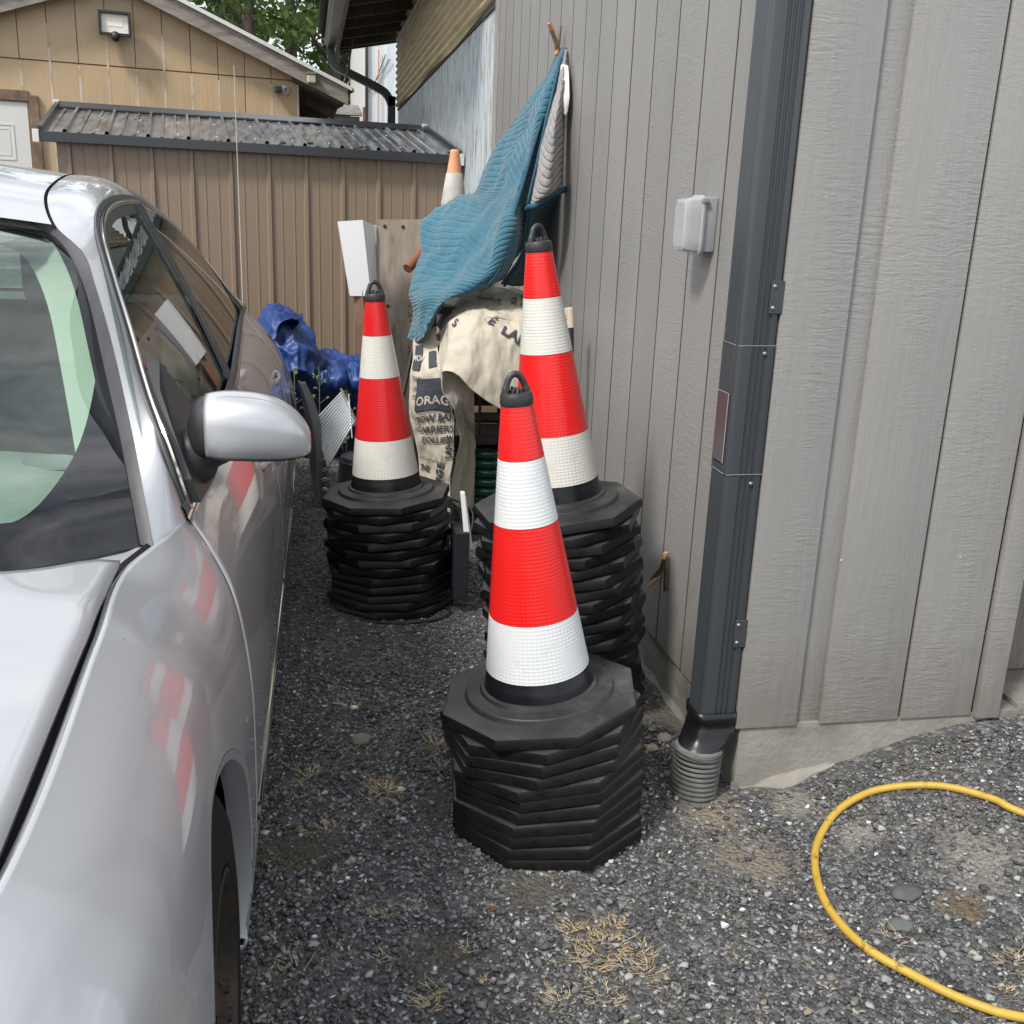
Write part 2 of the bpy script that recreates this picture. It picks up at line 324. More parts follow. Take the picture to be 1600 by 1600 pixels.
# ------------------------------------------------------------------ grey workshop at the right
def siding_material(name, c1, c2, ripple=.6):
    m = bpy.data.materials.new(name); m.use_nodes = True; n = m.node_tree.nodes; l = m.node_tree.links; b = n['Principled BSDF']
    b.inputs['Roughness'].default_value = .42; t = n.new('ShaderNodeTexCoord')
    def nz(scale, stretch, det=5, rough=.6, dist=0):
        mp = n.new('ShaderNodeMapping'); mp.inputs['Scale'].default_value = stretch; l.new(t.outputs['Object'], mp.inputs[0])
        q = n.new('ShaderNodeTexNoise'); q.inputs['Scale'].default_value = scale; q.inputs['Detail'].default_value = det; q.inputs['Roughness'].default_value = rough; q.inputs['Distortion'].default_value = dist
        l.new(mp.outputs[0], q.inputs['Vector']); return q.outputs['Fac']
    a = nz(1.6, (1, 1, .5)); r = n.new('ShaderNodeValToRGB'); r.color_ramp.elements[0].position = .35; r.color_ramp.elements[1].position = .68
    r.color_ramp.elements[0].color = (*c1, 1); r.color_ramp.elements[1].color = (*c2, 1); l.new(a, r.inputs[0])
    fine = nz(420, (1, 1, .12), 3); mr = n.new('ShaderNodeMapRange'); mr.inputs['From Min'].default_value = .72; mr.inputs['From Max'].default_value = .8; mr.inputs['To Max'].default_value = .35; l.new(nz(55, (1, 1, .7), 4, .7), mr.inputs[0])
    k = n.new('ShaderNodeMix'); k.data_type = 'RGBA'; l.new(mr.outputs[0], k.inputs['Factor']); l.new(r.outputs[0], k.inputs['A']); k.inputs['B'].default_value = (.55, .53, .5, 1); gi = n.new('ShaderNodeNewGeometry'); bv = n.new('ShaderNodeMapRange'); bv.inputs['To Min'].default_value = .93; bv.inputs['To Max'].default_value = 1.06; l.new(gi.outputs['Random Per Island'], bv.inputs[0])
    sv = n.new('ShaderNodeVectorMath'); sv.operation = 'SCALE'; l.new(k.outputs['Result'], sv.inputs[0]); l.new(bv.outputs[0], sv.inputs['Scale'])
    sp = n.new('ShaderNodeSeparateXYZ'); l.new(gi.outputs['Position'], sp.inputs[0]); sn = nz(22, (1, 1, .5), 6, .7)
    s1 = n.new('ShaderNodeMath'); s1.operation = 'MULTIPLY_ADD'; s1.inputs[1].default_value = -.5; l.new(sn, s1.inputs[0]); l.new(sp.outputs[2], s1.inputs[2])
    s2 = n.new('ShaderNodeMapRange'); s2.inputs['From Min'].default_value = .20; s2.inputs['From Max'].default_value = -.10; s2.inputs['To Max'].default_value = .5; l.new(s1.outputs[0], s2.inputs[0])
    dk = n.new('ShaderNodeMix'); dk.data_type = 'RGBA'; l.new(s2.outputs[0], dk.inputs['Factor']); l.new(sv.outputs[0], dk.inputs['A']); dk.inputs['B'].default_value = (.17, .145, .115, 1); l.new(dk.outputs['Result'], b.inputs['Base Color'])
    # embossed wood grain: fine vertical fibres, broad cross ripples, swirls
    h1 = nz(150, (1, 1, .10), 4, .6); h2 = nz(34, (.5, .5, 2.6), 3, .55, 1.2); h3 = nz(13, (1.6, 1.6, .45), 2, .5, 3.0); h4 = nz(300, (1, 1, .8), 2)
    w = n.new('ShaderNodeTexWave'); w.wave_type = 'BANDS'; w.bands_direction = 'X'; w.inputs['Scale'].default_value = 9; w.inputs['Distortion'].default_value = 11; w.inputs['Detail'].default_value = 2.5; w.inputs['Detail Scale'].default_value = .6
    mp = n.new('ShaderNodeMapping'); mp.inputs['Scale'].default_value = (1, 1, .12); l.new(t.outputs['Object'], mp.inputs[0]); l.new(mp.outputs[0], w.inputs['Vector'])
    def mul(s, f):
        q = n.new('ShaderNodeMath'); q.operation = 'MULTIPLY'; q.inputs[1].default_value = f; l.new(s, q.inputs[0]); return q.outputs[0]
    def add(s1, s2):
        q = n.new('ShaderNodeMath'); q.operation = 'ADD'; l.new(s1, q.inputs[0]); l.new(s2, q.inputs[1]); return q.outputs[0]
    # ripples are strong only in patches
    msk = n.new('ShaderNodeMapRange'); msk.inputs['From Min'].default_value = .40; msk.inputs['From Max'].default_value = .62; l.new(nz(4.0, (1.6, 1.6, .5), 2), msk.inputs[0])
    rp = n.new('ShaderNodeMath'); rp.operation = 'MULTIPLY'; l.new(mul(h2, 1.5*ripple), rp.inputs[0]); l.new(msk.outputs[0], rp.inputs[1])
    H = add(add(mul(h1, .45), rp.outputs[0]), add(mul(w.outputs['Fac'], .10), mul(h4, .22)))
    bp = n.new('ShaderNodeBump'); bp.inputs['Strength'].default_value = .75; bp.inputs['Distance'].default_value = .0035; l.new(H, bp.inputs['Height']); l.new(bp.outputs[0], b.inputs['Normal'])
    return m
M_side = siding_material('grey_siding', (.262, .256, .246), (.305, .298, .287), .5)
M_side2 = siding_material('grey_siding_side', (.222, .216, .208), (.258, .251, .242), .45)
M_dark = mat('dark_gap', (.015, .014, .014), .9)
M_conc = mat('concrete', (.17, .16, .14), .9, var=(.27, .255, .225), vscale=5, bump=.6, bscale=60, bdist=.006, spots=((.10, .095, .08), 2.2, .52, .7, (1, 1, 2)))
M_edge = mat('siding_edge', (.10, .09, .08), .8)  # board edges coloured dark to stand for groove shade and caught dirt
shop = empty('workshop_building', (1.02, 2.11, 0), 'grey painted workshop with grooved wood siding on a concrete footing, right of the cones', 'building')
Z0, ZT = .17, 3.4
b = MB()
gy = [2.135, 2.3, 2.517, 2.73, 2.946, 3.155, 3.374, 3.581, 3.779, 3.987, 4.186, 4.393, 4.6, 4.806, 5.012, 5.218, 5.425, 5.63, 5.80]
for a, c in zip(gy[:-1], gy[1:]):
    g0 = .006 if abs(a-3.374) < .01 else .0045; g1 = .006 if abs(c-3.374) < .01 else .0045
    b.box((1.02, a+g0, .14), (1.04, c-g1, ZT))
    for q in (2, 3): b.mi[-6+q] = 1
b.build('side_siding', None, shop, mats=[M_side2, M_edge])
MB().box((1.0405, 2.15, .02), (1.10, 5.8, ZT)).build('siding_backing', M_dark, shop)
MB().box((1.012, 5.80, .1), (1.045, 5.92, ZT), bev=.002).build('corner_board', mat('worn_board', (.20, .19, .17), .7, var=(.33, .31, .28), vscale=20, vstretch=(1, 1, .2), bump=.4), shop)
# front siding: shiplap panels stepping in and out
b = MB()
b.box((1.013, 2.110, Z0), (1.172, 2.128, ZT), bev=.002)
b.box((1.1722, 2.122, Z0), (1.236, 2.134, ZT), bev=.001)
b.box((1.236, 2.111, Z0), (1.449, 2.129, ZT), bev=.002)
b.box((1.457, 2.111, Z0), (1.655, 2.129, ZT), bev=.002)
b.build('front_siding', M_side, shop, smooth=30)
MB().box((1.02, 2.1345, Z0+.01), (1.70, 2.17, ZT)).build('siding_backing', M_dark, shop)
MB().box((1.665, 2.098, Z0-.005), (1.728, 2.1325, ZT), bev=.003).build('corner_board', M_side, shop, smooth=30)
MB().box((1.6555, 2.12, Z0), (1.6645, 2.13, ZT)).build('siding_gap', M_dark, shop)
# concrete footing with a rough toe
def footing():
    mb = MB()
    mb.box((1.028, 2.116, -.3), (1.80, 2.3, Z0+.004), bev=.004)
    mb.box((1.030, 2.3, -.3), (1.2, 5.95, .137), bev=.004)
    # slobbered toe: wedge strip, noisy
    def toe(path, nrm, n=60):
        V = []; F = []
        for i in range(n):
            t = i/(n-1); tp = math.sin(math.pi*min(1, max(0, t)))**.4; p = Vector(path[0]).lerp(Vector(path[1]), t)
            k = (1+.8*fbm((p.x*9, p.y*9, 3.1), 1.0))*tp
            for (o_, z_) in ((0, .020), (.006*k, .013*k), (.014*k, .008*k), (.020*k, .003), (.026*k, -.05)):
                V.append((p.x+nrm[0]*o_, p.y+nrm[1]*o_, z_+(float(gz(p.x, p.y)) if z_ < .07 else 0)))
        m = 5
        for i in range(n-1):
            for j in range(m-1): F.append((i*m+j, i*m+j+1, (i+1)*m+j+1, (i+1)*m+j))
        mb.add(V, F)
    toe([(1.02, 2.118, 0), (1.30, 2.118, 0)], (0, -1)); toe([(1.032, 2.1, 0), (1.032, 5.9, 0)], (-1, 0), 150)
    mb.build('concrete_footing', M_conc, shop, smooth=40)
footing()
MB().box((1.728, 2.32, .19), (2.9, 2.34, ZT)).build('plywood_recess', mat('old_plywood', (.13, .115, .09), .85, var=(.20, .18, .15), vscale=14, vstretch=(6, 1, .5), bump=.4), shop)
MB().box((1.805, 2.13, -.1), (2.9, 2.36, .185), bev=.004).build('concrete_step', M_conc, shop, smooth=40)
# paint chips and scuffs on the front siding
def chips():
    mb = MB(); rs = random.Random(4)
    for x, z, s in [(1.285, 1.30, .004), (1.235, .60, .006), (1.55, .60, .005), (1.225, 1.60, .003), (1.085, 1.42, .0035), (1.24, 1.36, .004), (1.5, 1.1, .003), (1.63, 1.12, .003)]:
        n = 7; s *= .6; P = [(x+s*rs.uniform(.5, 1)*math.cos(i*6.283/n), 2.1098, z+s*1.2*rs.uniform(.5, 1)*math.sin(i*6.283/n)) for i in range(n)]
        mb.quadbox(P, (0, .002, 0))
    mb.build_each('paint_chip', mat('bare_wood', (.48, .42, .32), .8), shop)
chips()

# ------------------------------------------------------------------ older lean-to continuing the wall
M_peel = mat('peeling_paint', (.30, .34, .36), .8, var=(.55, .60, .62), vscale=6, vstretch=(1, 3, .45), vdet=8, bump=.5, bscale=45, bstretch=(1, 2, .4), spots=((.13, .11, .09), 8, .555, .61, (1, 4, .6)))
lean = empty('old_shed_building', (1.02, 6, 0), 'old lean-to with peeling blue-grey wall, yellowed corrugated panel and dark rafters under its roof', 'building')
MB().box((1.022, 5.922, 0), (1.15, 12.1, 2.50)).build('painted_wall', M_peel, lean)
def wave_sheet():
    V = []; F = []; zs = np.linspace(2.452, 3.6, 190); ys = np.linspace(5.9, 12.12, 60)
    for i, y in enumerate(ys):
        for z in zs: V.append((1.0+.011*math.sin(z*2*math.pi/.066)+.0*y, y, z + .012*math.sin(y*2.3)*(z < 2.47)))
    n = len(zs); F = [(i*n+j, i*n+j+1, (i+1)*n+j+1, (i+1)*n+j) for i in range(len(ys)-1) for j in range(n-1)]
    o = mobj('corrugated_panel', V, F, mat('yellowed_fiberglass', (.36, .29, .15), .45, var=(.55, .47, .29), vscale=5, vstretch=(1, .4, 3), vdet=6), lean, smooth=60)
    MB().box((1.012, 5.93, 2.43), (1.021, 12.1, 2.455)).build('panel_strip', mat('rotten_strip', (.05, .035, .025), .9), lean)
wave_sheet()
M_raft = mat('dark_rafter', (.055, .042, .032), .85, var=(.10, .08, .06), vscale=10, vstretch=(3, 3, 1))
b = MB()
sl = .20; DZ = .165
for y in np.arange(6.1, 12.31, .61):
    b.beam((.36, y, 2.92+DZ), (1.75, y, 2.92+DZ+sl*1.39), .04, .10)
b.build_each('rafter', M_raft, lean)
MB().quadbox([(.20, 5.95, (2.985+DZ)), (.20, 12.36, (2.985+DZ)), (1.78, 12.36, (2.985+DZ)+sl*1.58), (1.78, 5.95, (2.985+DZ)+sl*1.58)], (0, 0, .03)).build('roof_deck', mat('roof_boards', (.05, .04, .032), .9), lean)
MB().quadbox([(.16, 5.93, (3.02+DZ)), (.16, 12.40, (3.02+DZ)), (1.8, 12.40, (3.02+DZ)+sl*1.64), (1.8, 5.93, (3.02+DZ)+sl*1.64)], (0, 0, .012)).build('roof_metal', mat('roof_metal', (.10, .10, .11), .5, .6), lean)
MB().box((.352, 5.95, 2.84+DZ), (.385, 12.34, 3.0+DZ), bev=.002).build('fascia_board', mat('grey_fascia', (.13, .115, .095), .8, var=(.20, .18, .15), vscale=10, vstretch=(3, .3, 3)), lean)
MB().quadbox([(.386, 12.30, 2.86+DZ), (1.78, 12.30, 2.86+DZ+sl*1.40), (1.78, 12.30, 2.98+DZ+sl*1.40), (.386, 12.30, 2.98+DZ)], (0, .035, 0)).build('rake_board', M_raft, lean)
M_blackm = mat('black_metal', (.025, .028, .034), .35, .0, coat=.3, coatr=.2)
gut = empty('rain_gutter', (.25, 9, 2.9), 'dark gutter along the old lean-to eave against the trees', 'gutter')
gp = [(.0, 0), (-.085, .015), (-.10, .05), (-.115, .06), (-.118, .11), (-.112, .11), (-.106, .066), (-.09, .05), (-.08, .02), (-.004, .006), (-.004, .11), (0, .11)]
V = []; m = len(gp)
for y in (5.95, 12.33):
    for a, c in gp: V.append((.351+a, y, 2.855+DZ+c))
F = [(j, (j+1) % m, m+(j+1) % m, m+j) for j in range(m)]
mobj('gutter_trough', V, F, M_blackm, gut); MB().quadbox([(.351, 12.331, 3.02), (.266, 12.331, 3.035), (.237, 12.331, 3.075), (.233, 12.331, 3.13), (.351, 12.331, 3.13)], (0, .004, 0)).build('end_cap', M_blackm, gut)
# elbowed downspout from the gutter back to the wall
P = [(.295, 12.2, 3.03), (.297, 12.2, 2.96), (.315, 12.2, 2.90), (.36, 12.2, 2.85), (.44, 12.2, 2.815), (.80, 12.2, 2.665), (.90, 12.2, 2.60), (.95, 12.2, 2.50), (.955, 12.2, 2.38), (.955, 12.2, .1)]
b = MB(); PP = cr1(np.array(P), np.linspace(0, 9, 60)); b.tube(PP, .045, n=4, prof=[(.05, .04), (-.05, .04), (-.05, -.04), (.05, -.04)])
o = b.build('elbow_downspout', M_blackm, smooth=35, loc=(.95, 12.2, .1)); tag(o, 'dark elbowed downspout dropping from the far gutter end behind the metal shed', 'downspout')
# ------------------------------------------------------------------ beige gabled building, metal shed, things behind
FB = Matrix.Translation((.8, 9.2, 0))@Matrix.Rotation(R_(8), 4, 'Z')@Matrix.Scale(-1, 4, (1, 0, 0))   # local x = metres leftwards, y = back
def fbm_box(mb, s0, s1, y0, y1, z0, z1, bev=0): mb.box((s0, y0, z0), (s1, y1, z1), bev=bev)
class FM(MB):
    def __init__(s, M): super().__init__(M)
    def add(s, V, F, k=0): return super().add(V, [tuple(reversed(f)) for f in F], k)
M_beige = siding_material('beige_siding', (.44, .315, .185), (.50, .365, .22), .5)
M_seam = mat('seam_groove', (.24, .18, .12), .8)
M_patch = mat('primer_strip', (.52, .46, .37), .7, spots=((.40, .29, .18), 8, .45, .6, (1, 1, 1)))
bb = empty('beige_building', tuple((FB@Vector((2.2, 0, 0)))), 'beige gabled building with vertical wood siding behind the metal shed', 'building')
mb = FM(FM and FB)
def zr(s): return 2.89-.408*(2.22-s) if s < 2.22 else 2.89-.35*(s-2.22)
g = .86
while g < 5.0:
    s1 = min(g+.2032, 5.0)
    for (za, zb_) in ((0, 2.335), (2.345, None)):
        a, c = g+.003, s1-.003
        zt0 = zb_ or zr(a)+.03; zt1 = zb_ or zr(c)+.03
        mb.quadbox([(a, 0, za), (c, 0, za), (c, 0, zt1), (a, 0, zt0)], (0, .014, 0))
    g = s1
mb.build('gable_siding', M_beige, bb)
mb = FM(FB); mb.quadbox([(.87, .0145, 0), (5.0, .0145, 0), (5.0, .0145, zr(5.0)), (2.22, .0145, 2.9), (.87, .0145, zr(.87))], (0, .1, 0)); mb.build('sheathing', M_seam, bb)
mb = FM(FB)
for i in range(20):
    s = .86+.2032*(i+1)
    if s < 4.9 and i % 3 != 1 or i in (4, 7): mb.box((s-.012, -.0015, 0), (s+.004, .0, 2.33 if i % 2 else 2.6 if zr(s) > 2.65 else 2.3))
mb.build_each('batten_strip', M_patch, bb)
mb = FM(FB); mb.box((.845, -.004, 0), (.862, .02, 2.36)); mb.build('corner_trim', mat('pale_trim', (.45, .42, .36), .7), bb)
M_gboard = mat('weathered_board', (.17, .15, .13), .85, var=(.30, .27, .24), vscale=9, vstretch=(.6, 3, 3), vdet=7, bump=.4, bscale=40, bstretch=(.3, 3, 3))
M_white = mat('white_metal', (.62, .61, .58), .45)
mb = FM(FB); mb.quadbox([(.47, -.14, zr(.47)+0), (2.22, -.14, 2.89), (2.22, -.14, 3.01), (.47, -.14, zr(.47)+.115)], (0, .035, 0)); mb.build('rake_board', M_gboard, bb)
mb = FM(FB); mb.quadbox([(2.22, -.14, 2.89), (5.2, -.14, zr(5.2)), (5.2, -.14, zr(5.2)+.115), (2.22, -.14, 3.01)], (0, .035, 0)); mb.build('rake_board', M_gboard, bb)
mb = FM(FB)
for a, c in ((.44, 2.22), (2.22, 5.2)):
    mb.quadbox([(a, -.165, zr(a)+.118), (c, -.165, zr(c)+.12), (c, -.165, zr(c)+.150), (a, -.165, zr(a)+.148)], (0, .03, 0))
mb.build('drip_edge', M_white, bb)
mb = FM(FB)
for a, c in ((.42, 2.22), (2.22, 5.25)):
    mb.quadbox([(a, -.134, zr(a)+.122), (c, -.134, zr(c)+.122), (c, -.134, zr(c)+.145), (a, -.134, zr(a)+.145)], (0, 6, 0))
mb.build('roof', mat('grey_roof', (.16, .15, .14), .8), bb)
mb = FM(FB); mb.quadbox([(.50, -.105, zr(.5)-.0), (.50, -.105, zr(.5)-.02), (.90, -.105, zr(.9)-.02), (.9, -.105, zr(.9))], (0, 5.5, 0)); 
for y in (.3, .7, 1.1, 1.5, 1.9): mb.beam((.5, y, zr(.5)-.05), (.86, y, zr(.86)-.05), .04, .09)
mb.build('open_eave', M_raft, bb)
mb = FM(FB); mb.box((.862, .1, 0), (.90, 6, 2.2)); mb.build('side_wall', mat('dark_side', (.07, .055, .045), .9), bb)
# door
mb = FM(FB); mb.box((2.785, -.03, 0), (2.85, .0, 2.09), bev=.003); mb.box((3.755, -.03, 0), (3.82, 0, 2.10), bev=.003); mb.box((2.851, -.03, 2.045), (3.754, 0, 2.12), bev=.003)
mb.build('door_frame', mat('stained_frame', (.10, .06, .04), .8, var=(.27, .19, .14), vscale=7, vstretch=(1, 1, 1), vdet=7, bump=.3), bb)
door = FM(FB); door.box((2.865, -.012, 0), (3.74, -.002, 2.035), bev=.002); dr = door.build('door', mat('white_door', (.60, .60, .57), .4), bb)
mb = FM(FB)
for s0, s1 in ((2.97, 3.25), (3.36, 3.64)):
    for z0, z1 in ((1.62, 1.88), (.95, 1.50), (.2, .82)):
        for q in range(2):
            e = .03*q; yy = -.016+.0015*q
            for (a, b_, c, d) in ((s0+e, s1-e, z0+e, z0+e+.012), (s0+e, s1-e, z1-e-.012, z1-e), (s0+e, s0+e+.012, z0+e+.0125, z1-e-.0125), (s1-e-.012, s1-e, z0+e+.0125, z1-e-.0125)):
                mb.box((a, yy, c), (b_, -.0119, d))
mb.build('door_moulding', mat('white_door', (.60, .60, .57), .4), bb)
# flood light
fl = empty('flood_light', tuple(FB@Vector((2.21, 0, 2.62))), 'square black-framed flood light with a round sensor on the beige gable', 'flood light')
mb = FM(FB); w0, w1, z0, z1 = 2.095, 2.325, 2.54, 2.71
mb.box((w0, -.14, z0), (w0+.02, -.10, z1), bev=.004); mb.box((w1-.02, -.14, z0), (w1, -.10, z1), bev=.004); mb.box((w0+.021, -.14, z1-.02), (w1-.021, -.10, z1), bev=.004); mb.box((w0+.021, -.14, z0), (w1-.021, -.10, z0+.02), bev=.004)
mb.box((w0+.015, -.10, z0+.01), (w1-.015, -.07, z1-.01)); mb.box((2.18, -.07, 2.59), (2.24, .0, 2.66)); mb.build('housing', mat('black_plastic', (.02, .02, .022), .4), fl)
mb = FM(FB); mb.box((w0+.021, -.112, z0+.021), (w1-.021, -.102, z1-.021)); lens = mb.build('lens', mat('lamp_glass', (.72, .70, .62), .25), fl)
mb = FM(FB); mb.quadbox([(w0+.021, -.113, z0+.021), (w1-.021, -.113, z0+.021), (w1-.055, -.108, z0+.05), (w0+.055, -.108, z0+.05)], (0, .002, 0)); mb.box((w0+.06, -.1145, z0+.065), (w1-.06, -.1125, z1-.045)); mb.build('reflector', mat('lamp_refl', (.80, .76, .62), .3), fl)
mb = FM(FB); mb.lathe([(0, -.04), (.022, -.034), (.032, -.015), (.034, .01), (.02, .03), (0, .035)], 20, Matrix.Translation((2.21, -.135, 2.535))); mb.build('sensor', mat('black_plastic', (.02, .02, .022), .3), fl, smooth=50)
sc_ = empty('security_camera', tuple(FB@Vector((.97, 0, 2.26))), 'small security camera with white mount near the right edge of the beige gable', 'camera')
mb = FM(FB); mb.box((.99, -.10, 2.235), (1.04, -.02, 2.285), bev=.01); mb.build('camera_body', mat('black_plastic', (.02, .02, .022), .4), sc_)
mb = FM(FB); mb.lathe([(.035, -.003), (.035, .02), (.02, .035), (.012, .045)], 18, Matrix.Translation((.955, 0, 2.265))@Matrix.Rotation(R_(90), 4, 'X')); mb.beam((.955, -.03, 2.265), (1.0, -.05, 2.26), .015, .015); mb.build('mount', M_white, sc_, smooth=40)
bx = empty('junction_box', tuple(FB@Vector((.77, -.16, 2.35))), 'small pale box hooked over the rake board of the beige roof', 'box')
mb = FM(FB); mb.box((.735, -.20, 2.315), (.80, -.142, 2.375), bev=.008); mb.build('box_body', mat('aged_cream', (.46, .43, .33), .6), bx); mb = FM(FB); mb.box((.73, -.205, 2.376), (.805, -.12, 2.395), bev=.004); mb.build('box_cap', mat('grey_cap', (.16, .16, .15), .6), bx)
# ------------------------------------------------------------------ brown metal shed with black roof
FS = Matrix.Translation((.97, 7.0, 0))@Matrix.Rotation(R_(6), 4, 'Z')@Matrix.Scale(-1, 4, (1, 0, 0))
sh = empty('metal_shed', tuple(FS@Vector((1.2, 0, 0))), 'low brown corrugated metal shed with glossy black metal roof', 'shed')
M_brown = mat('brown_steel', (.225, .168, .12), .35, 0)
def ribprof(s0, s1, pitch=.229, big=.019, small=.006, off=0.0, wb=.018, ws=.010):
    P = [(s0, 0)]; k = math.ceil((s0-off)/pitch)
    while off+k*pitch < s1:
        c = off+k*pitch
        for (d, w_, h) in ((0, wb, big), (pitch/3, ws, small), (pitch*2/3, ws, small)):
            q = c+d
            if q-w_ > s0 and q+w_ < s1: P += [(q-w_, 0), (q-w_*.55, h), (q+w_*.55, h), (q+w_, 0)]
        k += 1
    P.append((s1, 0)); return P
P = ribprof(.03, 2.40, off=.05, small=.0035, ws=.006, big=.016); V = []; F = []
for s, h in P: V += [(s, -h, 0), (s, -h, 1.67)]
F = [(2*i, 2*i+2, 2*i+3, 2*i+1) for i in range(len(P)-1)]
mb = MB(FS); mb.add(V, F); mb.build('front_wall', M_brown, sh)
mb = FM(FS); mb.quadbox([(2.385, .002, 0), (2.385, 1.0, 0), (2.385, 1.0, 1.92), (2.385, .002, 1.70)], (.02, 0, 0)); mb.quadbox([(.02, .002, 0), (.02, 1.0, 0), (.02, 1.0, 1.92), (.02, .002, 1.70)], (.015, 0, 0)); mb.box((.035, .985, 0), (2.385, 1.0, 1.92)); mb.build('side_wall', M_brown, sh)
M_broof = mat('black_roof_metal', (.028, .031, .038), .3, .0, coat=.7, coatr=.08, var=(.22, .235, .25), vscale=7, vstretch=(3.5, .7, 1), vdet=7, rvar=.1)  # pale streaks in the colour imitate sky reflections, mixed with oxidised patches
P = ribprof(.0, 2.47, big=.020, small=.008, off=.06, wb=.014, ws=.012); V = []; F = []
def rz_(y): return 1.722+(y+.05)/1.05*.215
for s, h in P:
    for y in (-.05, .3, .65, 1.0): V.append((s+.0*y, y, rz_(y)+h))
F = [(4*i+j, 4*i+4+j, 4*i+5+j, 4*i+1+j) for i in range(len(P)-1) for j in range(3)]
mb = MB(FS); mb.add(V, F); mb.build('roof_panel', M_broof, sh)
mb = FM(FS); mb.box((-.02, -.075, 1.668), (2.485, -.052, 1.724), bev=.003); mb.box((-.02, -.052, 1.668), (2.485, -.0, 1.676)); mb.build('fascia', M_blackm, sh)
mb = FM(FS); mb.quadbox([(-.01, .93, 1.935), (2.49, .93, 1.935), (2.49, 1.02, 1.972), (-.01, 1.02, 1.972)], (0, .0, .006)); mb.quadbox([(-.01, 1.021, 1.972), (2.49, 1.021, 1.972), (2.49, 1.10, 1.945), (-.01, 1.10, 1.945)], (0, 0, .006)); mb.build('ridge_cap', M_blackm, sh)
mb = FM(FS); mb.beam((2.48, -.06, 1.735), (2.48, 1.0, 1.957), .025, .035); mb.beam((-.01, -.06, 1.735), (-.01, 1.0, 1.957), .025, .035); mb.build_each('gable_trim', M_blackm, sh)
mb = FM(FS)
for s in (-.035, 2.485): mb.box((s, -.085, 1.66), (s+.035, -.045, 1.732), bev=.004)
mb.box((2.47, .985, 1.955), (2.505, 1.025, 1.985), bev=.003); mb.box((-.02, .985, 1.955), (.015, 1.025, 1.985), bev=.003); mb.build_each('white_end_cap', M_white, sh)
mb = FM(FS); rs = random.Random(2)
for i in range(10):
    for y in (.12, .62): mb.lathe([(0, .006), (.006, .004), (.007, 0)], 8, Matrix.Translation((.12+i*.229, y+rs.uniform(-.02, .02), rz_(y)+.001)))
mb.build_each('roof_screw', M_white, sh)
mb = FM(FS)
for s, y in ((.62, .05), (.92, .08), (1.1, .03)):
    for q in range(7): mb.lathe([(0, .012), (.012, .006), (.014, 0)], 6, Matrix.Translation((s+rs.uniform(-.02, .02), y+rs.uniform(-.015, .015), rz_(y)+.002)))
mb.build('moss_clump', mat('dead_moss', (.10, .05, .025), .95), sh)
# ------------------------------------------------------------------ white wall, shingled roof, cable
wb = empty('white_building', (1.0, 14, 0), 'white metal sided building seen under the old roof', 'building')
P = [(.80+i*.03, (.004 if i % 4 == 0 else 0)) for i in range(70)]; V = []; F = []
for x, h in P: V += [(x, 14-h, 0), (x, 14-h, 4.6)]
F = [(2*i, 2*i+2, 2*i+3, 2*i+1) for i in range(len(P)-1)]
mobj('wall', V, F, mat('white_wall', (.66, .70, .72), .5, var=(.55, .60, .63), vscale=2, vstretch=(3, 1, .3)), wb)
MB().box((.765, 13.96, 0), (.80, 14.03, 4.6)).build('corner_trim', M_blackm, wb); MB().box((.735, 13.97, 0), (.764, 14.03, 2.62)).build('brown_trim', mat('rust_trim', (.20, .10, .05), .8), wb)
MB().box((.83, 14.04, 0), (2.9, 20, 4.55)).build('rear_wall', M_white, wb)
mb = MB(); mb.tube([(.93, 13.96, 3.3), (.925, 13.95, 2.6), (.92, 13.96, 1.9)], .006, 6); mb.build('hanging_cord', mat('orange_cord', (.5, .22, .06), .6), wb)
mb = MB(); mb.beam((.86, 13.97, 2.85), (1.02, 13.97, 3.25), .01, .012); mb.beam((.80, 13.97, 2.80), (1.08, 13.97, 3.2), .006, .008); mb.build('wall_brace', mat('dark_brace', (.08, .08, .08), .6), wb)
sg = empty('shingled_outbuilding', (.45, 14.6, 0), 'low outbuilding with grey shingle roof glimpsed between the beige and white buildings', 'building')
mb = MB()
for i in range(9):
    y0 = 14+i*.12; z0 = 2.52+i*.022; mb.box((-.6, y0, z0), (.73, y0+.15, z0+.03))
mb.build('shingle_roof', mat('shingles', (.20, .20, .20), .9, var=(.36, .36, .35), vscale=8, vstretch=(2, 6, 6)), sg)
MB().box((-.55, 14.1, 0), (.70, 15.0, 2.51)).build('wall', mat('old_lumber', (.22, .20, .15), .85, var=(.34, .31, .24), vscale=12, vstretch=(.3, 1, 5)), sg)
mb = MB(); a = np.array([(.60, 11.8, 3.3), (.52, 11.9, 3.1), (.47, 12.0, 2.8), (.40, 11.9, 2.62), (.32, 11.2, 2.52), (.28, 10.4, 2.44)]); mb.tube(cr1(a, np.linspace(0, 5, 40)), .011, 8)
o = mb.build('cable', mat('black_cable', (.03, .03, .03), .5), loc=(.6, 11.8, 3.3)); tag(o, 'black cable looping from the old eave towards the beige roof corner', 'cable')
mb = MB(); a = np.array([(.30, 10.9, 2.46), (.36, 11.5, 2.5), (.44, 11.9, 2.6), (.56, 12.6, 2.85)]); mb.tube(cr1(a, np.linspace(0, 3, 20)), .009, 8)
o = mb.build('cable', mat('white_cable', (.45, .45, .42), .5), loc=(.3, 10.9, 2.46)); tag(o, 'pale cable crossing beside the black one above the shingled roof', 'cable')
